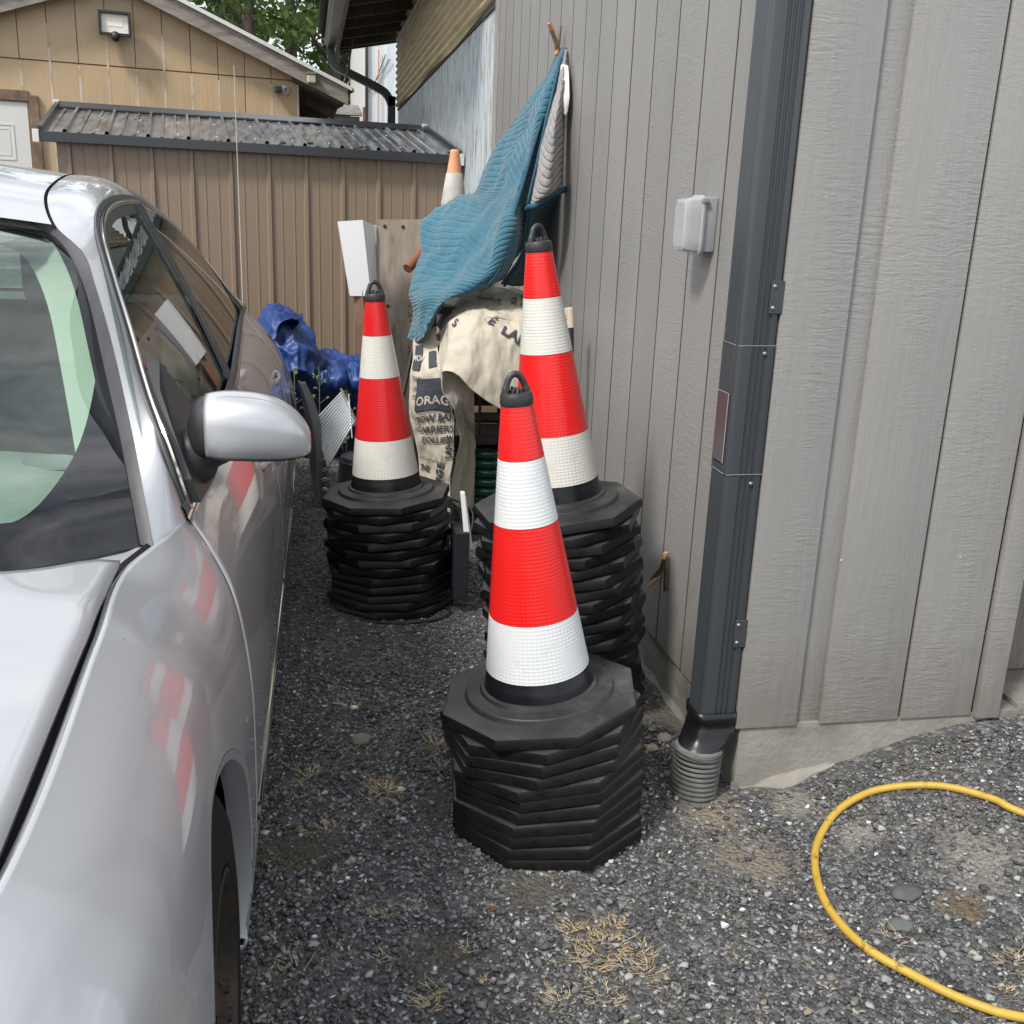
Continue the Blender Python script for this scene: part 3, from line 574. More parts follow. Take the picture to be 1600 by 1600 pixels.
# ------------------------------------------------------------------ trees
M_bark = mat('bark', (.055, .045, .035), .9, var=(.12, .10, .08), vscale=5, vstretch=(3, 3, .5))
def leafmat(name, c1, c2):
    m = bpy.data.materials.new(name); m.use_nodes = True; n = m.node_tree.nodes; l = m.node_tree.links; b = n['Principled BSDF']
    oi = n.new('ShaderNodeNewGeometry'); r = n.new('ShaderNodeValToRGB'); r.color_ramp.elements[0].color = (*c1, 1); r.color_ramp.elements[1].color = (*c2, 1)
    l.new(oi.outputs['Random Per Island'], r.inputs[0]); l.new(r.outputs[0], b.inputs['Base Color']); b.inputs['Roughness'].default_value = .6
    tl = n.new('ShaderNodeBsdfTranslucent'); l.new(r.outputs[0], tl.inputs['Color']); mx = n.new('ShaderNodeMixShader'); mx.inputs[0].default_value = .35
    l.new(b.outputs[0], mx.inputs[1]); l.new(tl.outputs[0], mx.inputs[2]); l.new(mx.outputs[0], n['Material Output'].inputs['Surface']); return m
M_leafA = leafmat('leaves_mid', (.06, .12, .025), (.19, .29, .07)); M_leafB = leafmat('leaves_dark', (.04, .075, .02), (.12, .19, .045))
def tree(x, y, h, cr, label, ml, n=7000, low=.22, seed=1, ls=.10):
    rs = np.random.RandomState(seed); t = empty('tree', (x, y, 0), label, 'tree', 'trees behind the beige building')
    mb = MB(); top = h*.93; pts = [(x+.12*math.sin(k*1.3+seed)*k/6, y, k*top/7) for k in range(8)]; mb.tube(pts, [.16*(1-k/8.5)+.02 for k in range(8)], 9)
    ends = []
    for k in range(26):
        z = h*(low+(.9-low)*rs.uniform()); a = rs.uniform(0, 6.283); ln = cr*(1.05-.6*(z/h-low)/(1-low))*rs.uniform(.55, 1.05)
        e = np.array([x+math.cos(a)*ln, y+math.sin(a)*ln, z+ln*.35]); s = np.array([x+.1*math.sin(z), y, z]); md = (s+e)/2+np.array([0, 0, .12*ln])
        mb.tube([s, md, e], [.05, .03, .012], 5); ends.append((s, e, ln))
    mb.build('trunk', M_bark, t, smooth=60)
    cl = []
    for s, e, ln in ends:
        for q in range(4):
            f = rs.uniform(.35, 1.1); cl.append((s+(e-s)*f+rs.normal(0, .12*ln, 3), rs.uniform(.35, .75)*(.5+.25*ln)))
    idx = rs.randint(0, len(cl), n); Cn = np.array([cl[i][0] for i in idx]); Rr = np.array([cl[i][1] for i in idx])
    d = rs.normal(size=(n, 3)); d /= np.linalg.norm(d, axis=1)[:, None]; Cn = Cn+d*(Rr*rs.uniform(.15, 1, n)**.6)[:, None]*np.array([1, 1, .65])
    u = rs.normal(size=(n, 3)); u /= np.linalg.norm(u, axis=1)[:, None]; v = np.cross(u, rs.normal(size=(n, 3))); v /= np.linalg.norm(v, axis=1)[:, None]
    sz = ls*rs.uniform(.5, 1.2, n)[:, None]
    V = np.stack([Cn-u*sz, Cn+v*sz*.55, Cn+u*sz, Cn-v*sz*.55], 1).reshape(-1, 3); F = np.arange(4*n).reshape(-1, 4)
    mobj('crown', V, F, ml, t)
tree(-1.0, 20.5, 9.5, 2.6, 'dense tree directly behind the beige roof peak', M_leafB, seed=3)
tree(.55, 21.5, 10.5, 2.2, 'tall tree with bare lower trunk left of the dark gutter', M_leafA, seed=5, low=.12)
tree(1.9, 23, 10, 2.4, 'tree partly hidden behind the old lean-to eave', M_leafB, seed=8, low=.15)
tree(-.3, 27, 14, 3.2, 'far tall tree showing through the gap between its neighbours', M_leafA, seed=11, low=.1, n=9000, ls=.13)
tree(-3.6, 24, 11, 3.0, 'tree to the left beyond the beige roof peak', M_leafA, seed=13)
tree(3.6, 27, 12, 3.4, 'tree at the right behind the white building', M_leafA, seed=15, n=6000)
tree(-7.5, 26, 11, 3.4, 'leftmost tree far beyond the beige building', M_leafB, seed=17, n=6000)
# ------------------------------------------------------------------ downspout at the corner, drain pipe, outlet box
M_ds = mat('downspout_steel', (.040, .046, .052), .34, .0, coat=.25, coatr=.25, bump=.03, spots=((.12, .12, .12), 30, .70, .78, (1, 1, .6)))
ds = empty('downspout', (.965, 2.16, .16), 'dark grey ribbed downspout on the corner of the grey workshop', 'downspout')
def dsprof(g=0.0):
    x0, x1, y0, y1 = .922-g, 1.011, 2.113-g, 2.196
    P = []
    # left face (x = x0) from back to front with fine ribs
    ys = np.linspace(y1, y0+.014, 33)
    for i, y in enumerate(ys): P.append((x0+(.0022 if i % 4 in (1, 2) and 2 < i < 30 else 0), y))
    for a in (20, 45, 70): P.append((x0+.014-.014*math.cos(R_(a)), y0+.014-.014*math.sin(R_(a))))
    P.append((x0+.014, y0)); P.append((x0+.030, y0))
    for c in (.040, .053, .066):        # three wide flutes on the front
        P += [(x0+c-.006, y0), (x0+c-.003, y0+.0045), (x0+c+.002, y0+.0045), (x0+c+.004, y0)]
    P += [(x1-.006, y0), (x1, y0+.006), (x1, y1)]
    return P
def dspiece(name, z0, z1, g=0.0, m=None):
    p = dsprof(g); n = len(p); V = [(a, b, z0) for a, b in p]+[(a, b, z1) for a, b in p]
    F = [(i, n+i, n+(i+1) % n, (i+1) % n) for i in range(n)]+[tuple(range(n)), tuple(range(n, 2*n))[::-1]]
    return mobj(name, V, F, m or M_ds, ds, smooth=50)
dspiece('lower_pipe', .165, .825); dspiece('cleanout_section', .81, 1.102, .0016); dspiece('upper_pipe', 1.095, 3.3)
mb = MB()
for z in (.811, 1.1015): mb.tube([(.9202, 2.19, z+.001), (.9202, 2.125, z), (.926, 2.1135, z-.001), (.935, 2.1112, z), (1.010, 2.1112, z+.001)], .0007, 6)
mb.build('joint_line', mat('bare_metal_line', (.28, .28, .27), .4), ds)
mb = MB(); mb.box((.9165, 2.126, .835), (.9200, 2.188, .993), bev=.001); pl = mb.build('cleanout_door', mat('cleanout_plate', (.075, .055, .065), .3, coat=.5, coatr=.1), ds)
mb = MB()
for a, b_ in (((.9163, 2.1255, .8345), (.9163, 2.1255, .9935)), ((.9163, 2.1255, .9935), (.9163, 2.1885, .9935))): mb.beam(a, b_, .0015, .0015)
mb.build('door_edge', mat('bare_metal_line', (.28, .28, .27), .4), pl)
for z0, z1 in ((1.172, 1.242), (.388, .457)):
    mb = MB(); mb.box((.982, 2.1085, z0), (1.014, 2.1118, z1), bev=.0012); st = mb.build('strap', M_ds, ds)
    mb = MB()
    for z in (z0+.012, z1-.012): mb.lathe([(0, .0035), (.003, .003), (.0045, .0012), (.005, 0)], 10, Matrix.Translation((.991, 2.1085, z))@Matrix.Rotation(R_(90), 4, 'X'))
    mb.build_each('screw', mat('screw_zinc', (.25, .26, .27), .35, .6), st, smooth=50)
mb = MB()
for z in (1.085, .79): mb.lathe([(0, .0035), (.003, .003), (.0045, .0012), (.005, 0)], 10, Matrix.Translation((.985, 2.112, z))@Matrix.Rotation(R_(90), 4, 'X'))
mb.build_each('screw', mat('screw_zinc', (.25, .26, .27), .35, .6), ds, smooth=50)
# black adaptor + ribbed drain pipe rising from the gravel
dp = empty('drain_pipe', (.905, 2.12, 0), 'ribbed grey drain pipe with black adaptor catching the corner downspout', 'pipe')
M_adp = mat('black_adaptor', (.006, .006, .007), .35)
def adaptor():
    V = []; F = []; n = 48
    lv = [(.964, 2.154, .215, 1, .054, .050), (.965, 2.154, .190, 1, .054, .050), (.965, 2.154, .187, 1, .051, .047), (.965, 2.153, .172, 1, .051, .047), (.965, 2.153, .169, 1, .053, .049), (.962, 2.151, .152, 1, .053, .049), (.954, 2.146, .142, .8, .053, .050), (.942, 2.138, .132, .4, .053, .052), (.930, 2.129, .124, 0, .053, .053), (.924, 2.124, .112, 0, .053, .053), (.921, 2.120, .095, 0, .051, .051), (.920, 2.118, .06, 0, .050, .050)]
    for cx, cy, z, sq, rx, ry in lv:
        for j in range(n):
            a = 2*math.pi*j/n; c, s = math.cos(a), math.sin(a)
            q = (abs(c)**6+abs(s)**6)**(-1/6); k = q*sq+1*(1-sq); V.append((cx+rx*c*k, cy+ry*s*k, z))
    for i in range(len(lv)-1):
        for j in range(n): F.append((i*n+j, (i+1)*n+j, (i+1)*n+(j+1) % n, i*n+(j+1) % n))
    o = mobj('adaptor', V, F, M_adp, dp, smooth=50); solid(o, .004)
adaptor()
prof = [(.050, .125)]
for i in range(13):
    z = .122-i*.0125; prof += [(.0585, z), (.0595, z-.003), (.0585, z-.006), (.0525, z-.008), (.0525, z-.0105)]
mb = MB(); mb.lathe(prof, 40, Matrix.Translation((.920, 2.118, 0))@Matrix.Rotation(R_(4), 4, 'Y')@Matrix.Rotation(R_(-3), 4, 'X')); mb.build('ribbed_pipe', mat('faded_pipe', (.085, .082, .078), .65, var=(.16, .155, .145), vscale=25, bump=.2), dp, smooth=40)
mb = MB(); mb.lathe([(.0595, .003), (.0612, 0), (.0595, -.003)], 40, Matrix.Translation((.920, 2.118, .122))@Matrix.Rotation(R_(7), 4, 'Y')); mb.build('collar_rim', mat('faded_pipe2', (.12, .118, .11), .5), dp, smooth=60)
# weatherproof outlet cover on the side wall
ob = empty('outlet_cover', (1.02, 2.59, 1.35), 'grey outlet box with a clear bubble cover on the side wall above the stacks', 'outlet cover')
MB().box((.985, 2.545, 1.285), (1.0195, 2.635, 1.420), bev=.006).build('back_box', mat('grey_box', (.28, .30, .32), .5), ob, smooth=40)
def bubble():
    V = []; F = []
    lv = [(.985, .052, .074, .004), (.978, .052, .074, .006), (.976, .047, .069, .008), (.950, .046, .067, .010), (.938, .042, .063, .014), (.935, .035, .055, .014)]
    n = 40
    for x, hy, hz, r in lv:
        for j in range(n):
            a = 2*math.pi*j/n; c, s = math.cos(a), math.sin(a); q = (abs(c)**7+abs(s)**7)**(-1/7); V.append((x, 2.588+hy*c*q, 1.350+hz*s*q))
    for i in range(len(lv)-1):
        for j in range(n): F.append((i*n+j, (i+1)*n+j, (i+1)*n+(j+1) % n, i*n+(j+1) % n))
    F.append(tuple((len(lv)-1)*n+j for j in range(n)))
    m = bpy.data.materials.new('clear_plastic'); m.use_nodes = True; nn = m.node_tree.nodes; ll = m.node_tree.links; nn.clear()
    o_ = nn.new('ShaderNodeOutputMaterial'); a_ = nn.new('ShaderNodeMixShader'); tr = nn.new('ShaderNodeBsdfTransparent'); pb = nn.new('ShaderNodeBsdfPrincipled'); pb.inputs['Base Color'].default_value = (.60, .60, .62, 1); pb.inputs['Roughness'].default_value = .12
    tr.inputs['Color'].default_value = (.9, .9, .92, 1); a_.inputs[0].default_value = .45; ll.new(tr.outputs[0], a_.inputs[1]); ll.new(pb.outputs[0], a_.inputs[2]); ll.new(a_.outputs[0], o_.inputs[0])
    o = mobj('clear_cover', V, F, m, ob, smooth=30); solid(o, .002)
bubble()
MB().box((.979, 2.566, 1.30), (.9845, 2.61, 1.40), bev=.004).build('receptacle', mat('receptacle', (.35, .35, .36), .5), ob)
mb = MB(); mb.box((.974, 2.534, 1.404), (.992, 2.548, 1.416), bev=.003); mb.build('latch', mat('grey_box', (.22, .24, .26), .5), ob, smooth=40)
# ------------------------------------------------------------------ spring clamps
M_brass = mat('clamp_metal', (.20, .14, .07), .35, .8, var=(.35, .30, .2), vscale=60)
def clamp(loc, label, tipmat, rot):
    t = empty('spring_clamp', loc, label, 'clamp'); M = Matrix.Translation(loc)@rot
    mb = MB(M)      # local: -x away from wall, jaws up, handles down
    mb.quadbox([(-.012, -.009, 0), (-.003, -.009, .045), (.003, -.009, .045), (.0, -.009, -.005), (-.035, -.009, -.055), (-.043, -.009, -.05)], (0, .018, 0))
    mb.build('handle_arm', M_brass, t, smooth=30)
    mb = MB(M); mb.quadbox([(.012, -.009, 0), (.004, -.009, .045), (-.0015, -.009, .045), (.002, -.009, -.005), (.008, -.009, -.075), (.016, -.009, -.075)], (0, .018, 0)); mb.build('handle_arm', M_brass, t, smooth=30)
    mb = MB(M); mb.tube([(0, -.012, .003), (0, .012, .003)], .004, 10); mb.tube([(.004*math.cos(a), -.006+.012*a/18, .003+.006*math.sin(a)) for a in np.linspace(0, 18, 50)], .0012, 6); mb.build('spring', mat('spring_steel', (.3, .3, .28), .3, .9), t, smooth=50)
    mb = MB(M); mb.quadbox([(-.026, -.0105, -.038), (-.019, -.0105, -.042), (-.050, -.0105, -.082), (-.056, -.0105, -.080), (-.058, -.0105, -.074)], (0, .021, 0)); mb.build('grip', tipmat, t, smooth=30)
    mb = MB(M); mb.box((-.0055, -.0105, .028), (.0055, .0105, .049), bev=.002); mb.build('jaw_pad', tipmat, t, smooth=30)
M_tip = mat('orange_vinyl', (.60, .22, .10), .45); M_tip2 = mat('faded_vinyl', (.62, .40, .24), .5)
clamp((1.000, 2.655, .40), 'brass spring clamp with faded tan tips on the grooved wall beside the stacks', M_tip2, Matrix.Rotation(R_(-50), 4, 'Z')@Matrix.Scale(.92, 4))
clamp((.988, 4.30, 2.02), 'orange tipped spring clamp pinning the top of the blue moving blanket', M_tip, Matrix.Rotation(R_(180), 4, 'X')@Matrix.Rotation(R_(-25), 4, 'Z')@Matrix.Scale(.85, 4))
# ------------------------------------------------------------------ yellow hose
H = [(1.95, 1.15), (1.75, 1.55), (1.558, 1.756), (1.522, 1.819), (1.458, 1.893), (1.390, 1.939), (1.305, 1.960), (1.212, 1.935), (1.128, 1.862), (1.076, 1.780), (1.041, 1.676), (1.036, 1.585), (1.053, 1.503), (1.094, 1.437), (1.136, 1.378), (1.181, 1.329), (1.235, 1.298), (1.36, 1.25), (1.6, 1.16), (1.9, 1.10), (2.2, 1.2)]
hp = cr1(np.array([(a, b, float(gz(a, b))+.0105+.0012*math.sin(i*2.2)) for i, (a, b) in enumerate(H)]), np.linspace(0, len(H)-1, 260))
mb = MB(); mb.tube(hp, .0087, 14)
o = mb.build('hose', mat('yellow_hose', (.42, .26, .035), .5, var=(.50, .33, .05), vscale=18, spots=((.16, .10, .03), 38, .57, .70, (1, 1, 1)), bump=.25, bscale=200), smooth=60, loc=(1.04, 1.6, 0)); tag(o, 'dirty yellow rubber hose looped on the gravel in front of the workshop', 'hose')
# ------------------------------------------------------------------ safety cones
M_rub = mat('black_rubber', (.014, .014, .015), .46, spec=.35, var=(.040, .039, .038), vscale=9, vdet=8, bump=.35, bscale=120, bdist=.0015, spots=((.10, .098, .092), 7, .56, .80, (1, 1, 1)), rvar=.12)
M_rubs = mat('clean_rubber', (.003, .003, .0035), .34, spec=.32, var=(.009, .009, .010), vscale=30, vdet=7, bump=.3, bscale=90, bdist=.0015, rvar=.1)
M_neck = mat('black_sleeve', (.006, .006, .008), .33, spec=.35, bump=.1, bscale=60)
def bandmat(name, col, rough):
    m = bpy.data.materials.new(name); m.use_nodes = True; n = m.node_tree.nodes; l = m.node_tree.links; b = n['Principled BSDF']
    b.inputs['Base Color'].default_value = (*col, 1); b.inputs['Roughness'].default_value = rough; b.inputs['Coat Weight'].default_value = .25; b.inputs['Coat Roughness'].default_value = .18
    t = n.new('ShaderNodeTexCoord'); mp = n.new('ShaderNodeMapping'); mp.inputs['Scale'].default_value = (1, 1, 1); l.new(t.outputs['UV'], mp.inputs[0])
    v = n.new('ShaderNodeTexVoronoi'); v.voronoi_dimensions = '2D'; v.inputs['Scale'].default_value = 122; v.inputs['Randomness'].default_value = 0; l.new(mp.outputs[0], v.inputs['Vector'])
    r = n.new('ShaderNodeMapRange'); r.interpolation_type = 'SMOOTHSTEP'; r.inputs['From Min'].default_value = .22; r.inputs['From Max'].default_value = .42; r.inputs['To Min'].default_value = 1; r.inputs['To Max'].default_value = 0; l.new(v.outputs['Distance'], r.inputs[0])
    pn = n.new('ShaderNodeTexNoise'); pn.inputs['Scale'].default_value = 9; pn.inputs['Detail'].default_value = 1; l.new(t.outputs['UV'], pn.inputs['Vector']); pm = n.new('ShaderNodeMapRange'); pm.inputs['From Min'].default_value = .42; pm.inputs['From Max'].default_value = .6; pm.inputs['To Min'].default_value = .15; l.new(pn.outputs['Fac'], pm.inputs[0]); pq = n.new('ShaderNodeMath'); pq.operation = 'MULTIPLY'; l.new(r.outputs[0], pq.inputs[0]); l.new(pm.outputs[0], pq.inputs[1])
    bp = n.new('ShaderNodeBump'); bp.inputs['Strength'].default_value = .55; bp.inputs['Distance'].default_value = .001; l.new(pq.outputs[0], bp.inputs['Height']); l.new(bp.outputs[0], b.inputs['Normal'])
    k = n.new('ShaderNodeMix'); k.data_type = 'RGBA'; l.new(pq.outputs[0], k.inputs['Factor']); k.inputs['A'].default_value = (*[c*.96 for c in col], 1); k.inputs['B'].default_value = (*[min(.95, c*1.12+.005) for c in col], 1); gn = n.new('ShaderNodeTexNoise'); gn.inputs['Scale'].default_value = 24; gn.inputs['Detail'].default_value = 8; gn.inputs['Roughness'].default_value = .7; l.new(t.outputs['Object'], gn.inputs['Vector'])
    gm = n.new('ShaderNodeMapRange'); gm.inputs['From Min'].default_value = .56; gm.inputs['From Max'].default_value = .78; gm.inputs['To Max'].default_value = .45; l.new(gn.outputs['Fac'], gm.inputs[0])
    gk = n.new('ShaderNodeMix'); gk.data_type = 'RGBA'; l.new(gm.outputs[0], gk.inputs['Factor']); l.new(k.outputs['Result'], gk.inputs['A']); gk.inputs['B'].default_value = (*[c*.62+.03 for c in col], 1); l.new(gk.outputs['Result'], b.inputs['Base Color'])
    return m
M_redb = bandmat('red_reflective', (.72, .008, .006), .36); M_whb = bandmat('white_reflective', (.66, .68, .68), .36); M_crb = bandmat('cream_reflective', (.63, .615, .56), .36); M_redo = bandmat('red_reflective_deep', (.62, .008, .010), .30)
def octr(th, Rr):
    q = (th % (math.pi/4))-math.pi/8; return Rr*math.cos(math.pi/8)/math.cos(q)
def coneR(z): return .120-(z-.066)*(.120-.0335)/(.685-.066)
def plate_mesh():
    n = 64; V = []; F = []
    lv = [('o', .215, .001), ('o', .229, .001), ('o', .2305, .003), ('o', .2290, .0222), ('o', .2272, .0252), ('o', .2225, .0272), ('m', .200, .0285), ('c', .1725, .0305), ('c', .169, .0318), ('c', .1655, .0405), ('c', .163, .0425), ('c', .138, .0435), ('c', .134, .0445), ('c', .1305, .052), ('c', .1265, .0535), ('c', .1225, .0538)]
    for kind, r, z in lv:
        for j in range(n):
            th = 2*math.pi*j/n; ro = octr(th, r); k = {'o': 1, 'm': .45, 'c': 0}[kind]; rr = ro*k+r*(1-k); V.append((rr*math.cos(th), rr*math.sin(th), z))
    for i in range(len(lv)-1):
        for j in range(n): F.append((i*n+j, i*n+(j+1) % n, (i+1)*n+(j+1) % n, (i+1)*n+j))
    return V, F
def cone_lathe(mb_prof, n=72, facet=True):
    V = []; F = []; UV = []
    for r, z in mb_prof:
        for j in range(n+1):
            th = 2*math.pi*j/n; rr = r
            if facet:       # slightly flattened sheeting panels
                q = ((th+.35) % (math.pi/3))-math.pi/6; rr = r*(1-.012+.035*(1-math.cos(q)))
            V.append((rr*math.cos(th), rr*math.sin(th), z)); UV.append((th*.085*1.0, z*1.02))
    for i in range(len(mb_prof)-1):
        for j in range(n): F.append((i*(n+1)+j, i*(n+1)+j+1, (i+1)*(n+1)+j+1, (i+1)*(n+1)+j))
    return V, F, UV
def make_cone(label, group, full, wm_=None, rm_=None):
    t = empty('safety_cone', (0, 0, 0), label, 'safety cone', group)
    V, F = plate_mesh(); mobj('base_plate', V, F, None, t, smooth=28, mats=[M_rubs, M_rub], mi=[1 if f[0] >= 64*4 else 0 for f in F])
    mb = MB(); mb.lathe([(.1235, .050), (.1228, .056), (coneR(.062)-.001, .066), (coneR(.076)-.0006, .0765)]+[(coneR(z)-.0014, z) for z in np.linspace(.078, .687 if full else .11, 12)], 64); mb.build('cone_body', M_neck, t, smooth=50)
    if full:
        for z0, z1, m in ((.096, .225, wm_), (.225, .433, rm_), (.433, .573, wm_), (.573, .684, rm_)):
            pr = [(coneR(z0+.0006)-.0012, z0+.0004)]+[(coneR(z)+.0004, z) for z in np.linspace(z0+.0008, z1-.0008, 8)]+[(coneR(z1-.0006)-.0012, z1-.0004)]
            V, F, UV = cone_lathe(pr); nm = 'white_band' if m is wm_ else 'red_band'; mobj(nm, V, F, m, t, smooth=35, uv=UV)
        hd = MB()
        hd.lathe([(.0338, .684), (.0352, .687), (.0335, .705), (.0315, .709), (.024, .711), (.020, .708)], 40)
        hd.lathe([(.0330, .682), (.0340, .684), (.0333, .686)], 40)
        pts = [(-.025, 0, .698), (-.0225, 0, .712), (-.018, 0, .728), (-.0115, 0, .741), (0, 0, .747), (.0115, 0, .741), (.018, 0, .728), (.0225, 0, .712), (.025, 0, .698)]
        P = cr1(np.array(pts), np.linspace(0, 8, 34)); hd.tube(P, [.0070 if 6 < i < 28 else .0088 for i in range(34)], 12, sx=.9)
        for k in range(7):
            a = k*.9; hd.tube([(.013*math.cos(a), .013*math.sin(a), .703), (.009*math.cos(a+.4), .009*math.sin(a+.4), .713+.003*(k % 3)), (.003*math.cos(a), .003*math.sin(a), .714)], .0035, 7)
        hd.build('handle', mat('handle_rubber', (.015, .015, .016), .45, var=(.04, .04, .04), vscale=30, bump=.2, bscale=90), t, smooth=45)
    return t
def kids(o): return [c for c in COL.objects if c.parent == o]
plain = make_cone('plain', 'x', False); plain_k = kids(plain)
def stack(x, y, n, pitch, lean0, lean1, tip, rots, where, wmt, rmt, topl, hrot, seed):
    rs = random.Random(seed); p = Vector((x, y, .002)); first = True
    order = {0: 'bottom', 1: 'second from the bottom', 2: 'third from the bottom', 3: 'fourth from the bottom'}
    for k in range(n):
        last = k == n-1
        grp = 'safety cones stacked in three piles'
        if last: lab = topl
        else:
            up = n-1-k
            nm = {1: 'second from the top', 2: 'third from the top', 3: 'fourth from the top', 4: 'fifth from the top', 5: 'sixth from the top', 6: 'seventh from the top', 7: 'eighth from the top', 8: 'ninth from the top'}.get(up) or order.get(k) or {4: 'fifth from the bottom', 5: 'sixth from the bottom', 6: 'seventh from the bottom', 7: 'eighth from the bottom', 8: 'ninth from the bottom', 9: 'tenth from the bottom', 10: 'eleventh from the bottom', 11: 'twelfth from the bottom', 12: 'thirteenth from the bottom'}[k]
            lab = 'black octagonal cone base, %s in the %s' % (nm, where)
        ln = R_(lean0+(lean1-lean0)*min(1, k/(n*.6)))
        if last: t = make_cone(lab, grp, True, wmt, rmt)
        else:
            t = plain.copy(); COL.objects.link(t); tag(t, lab, 'safety cone', grp)
            for c in plain_k:
                d = c.copy(); COL.objects.link(d); d.parent = t
        q = Matrix.Rotation(-ln, 4, 'Y')@Matrix.Rotation(R_(rs.uniform(-.45, .45)+tip*(1-k/n)), 4, 'X')
        jit = Vector((rs.uniform(-.004, .004), rs.uniform(-.004, .004), 0)) if not last else Vector((0, 0, 0))
        M = Matrix.Translation(p+jit)@q@Matrix.Rotation(R_(rots[n-1-k] if n-1-k < len(rots) else rs.uniform(0, 45)), 4, 'Z')
        t.location = M.to_translation(); t.rotation_mode = 'QUATERNION'; t.rotation_quaternion = M.to_quaternion()
        p = p+(q.to_3x3()@Vector((0, 0, pitch*rs.uniform(.96, 1.04))))
    return t
f0 = -13.7
stack(.533, 2.055, 11, .0306, 2.5, 7.0, 0, [f0+22.5+0, f0+4, f0+1, f0-2+0, f0-5-8, f0-12, f0-15, f0-15.5, f0-17, f0-20, f0-20.5], 'front pile', M_whb, M_redb, 'red and white safety cone topping the front pile, nearest the camera', 0, 1)
stack(.728, 2.665, 21, .0297, 6.0, 7.0, 11, [f0+40, f0+10, f0+30, f0+18, f0+2, f0-14, f0-4, f0+22, f0+8], 'pile against the grey wall', M_crb, M_redb, 'red and white safety cone topping the tallest pile against the grey wall', 0, 2)
stack(.285, 3.51, 13, .0314, 1.0, 3.6, 0, [f0+22, f0+3, f0+30, f0+8, f0+38, f0+16, f0+27, f0+5], 'far left pile beside the car', M_crb, M_redo, 'red and white safety cone topping the far left pile near the silver car', 0, 3)
for c in plain_k: bpy.data.objects.remove(c)
bpy.data.objects.remove(plain)
# ------------------------------------------------------------------ silver sedan
XC = -1.03
car = empty('sedan_car', (XC, 2.6, 0), 'silver four-door sedan parked along the left edge of the picture', 'car')
def paintmat():
    m = bpy.data.materials.new('silver_paint'); m.use_nodes = True; n = m.node_tree.nodes; l = m.node_tree.links; b = n['Principled BSDF']
    b.inputs['Base Color'].default_value = (.46, .468, .485, 1); b.inputs['Metallic'].default_value = .6; b.inputs['Roughness'].default_value = .42
    b.inputs['Coat Weight'].default_value = .9; b.inputs['Coat Roughness'].default_value = .035; b.inputs['Coat IOR'].default_value = 1.55
    t = n.new('ShaderNodeTexCoord'); v = n.new('ShaderNodeTexNoise'); v.inputs['Scale'].default_value = 900; v.inputs['Detail'].default_value = 1; l.new(t.outputs['Object'], v.inputs['Vector'])
    bp = n.new('ShaderNodeBump'); bp.inputs['Strength'].default_value = .05; bp.inputs['Distance'].default_value = .001; l.new(v.outputs['Fac'], bp.inputs['Height']); l.new(bp.outputs[0], b.inputs['Normal'])
    # dust film: rougher coat and paler where dusty; dirt low down
    d = n.new('ShaderNodeTexNoise'); d.inputs['Scale'].default_value = 3; d.inputs['Detail'].default_value = 8; d.inputs['Roughness'].default_value = .7; l.new(t.outputs['Object'], d.inputs['Vector'])
    mr = n.new('ShaderNodeMapRange'); mr.inputs['From Min'].default_value = .4; mr.inputs['From Max'].default_value = .75; mr.inputs['To Min'].default_value = .02; mr.inputs['To Max'].default_value = .09; l.new(d.outputs['Fac'], mr.inputs[0]); l.new(mr.outputs[0], b.inputs['Coat Roughness'])
    c = n.new('ShaderNodeTexNoise'); c.inputs['Scale'].default_value = 38; c.inputs['Detail'].default_value = 4; l.new(t.outputs['Object'], c.inputs['Vector'])
    m2 = n.new('ShaderNodeMapRange'); m2.inputs['From Min'].default_value = .765; m2.inputs['From Max'].default_value = .79; l.new(c.outputs['Fac'], m2.inputs[0])
    k = n.new('ShaderNodeMix'); k.data_type = 'RGBA'; l.new(m2.outputs[0], k.inputs['Factor']); k.inputs['A'].default_value = (.46, .468, .485, 1); k.inputs['B'].default_value = (.16, .06, .03, 1); l.new(k.outputs['Result'], b.inputs['Base Color'])
    return m
M_paint = paintmat()
M_trimk = mat('black_trim', (.022, .023, .025), .42, coat=.2, coatr=.3); M_chr = mat('chrome', (.75, .72, .68), .12, 1.0); M_lin = mat('wheel_well', (.008, .008, .008), .95)
M_tyre = mat('tyre', (.008, .008, .008), .75, spec=.2, bump=.3, bscale=60); M_rubb = mat('window_rubber', (.05, .05, .055), .55, var=(.075, .075, .08), vscale=14)
M_frit = mat('glass_frit', (.012, .013, .016), .04, coat=1, coatr=.0)
M_ws = glassmat('windscreen_glass', (.66, .78, .72), 1.6); M_sg = glassmat('side_glass', (.32, .40, .38), 1.75)
YK = [.18, .24, .36, .55, .8, 1.2, 1.42, 1.6, 2.2, 2.8, 3.4, 4.0, 4.4, 4.8, 5.0, 5.12, 5.18]
INS = [.55, .38, .20, .06, .0, .0, 0, 0, .0, .0, .0, .0, .01, .06, .15, .30, .46]
X8 = [-.33, -.32, -.30, -.275, -.257, -.251, -.256, -.203, -.19, -.195, -.215, -.245, -.27, -.30, -.32, -.33, -.33]
Z8 = [.66, .68, .71, .755, .805, .850, .856, .868, .884, .910, .945, .975, .96, .92, .89, .86, .82]
XB = [-.30, -.130, -.113, -.101, -.099, -.103, -.124, -.158]; ZB = [.20, .19, .235, .34, .46, .60, .735, .815]
rows = []
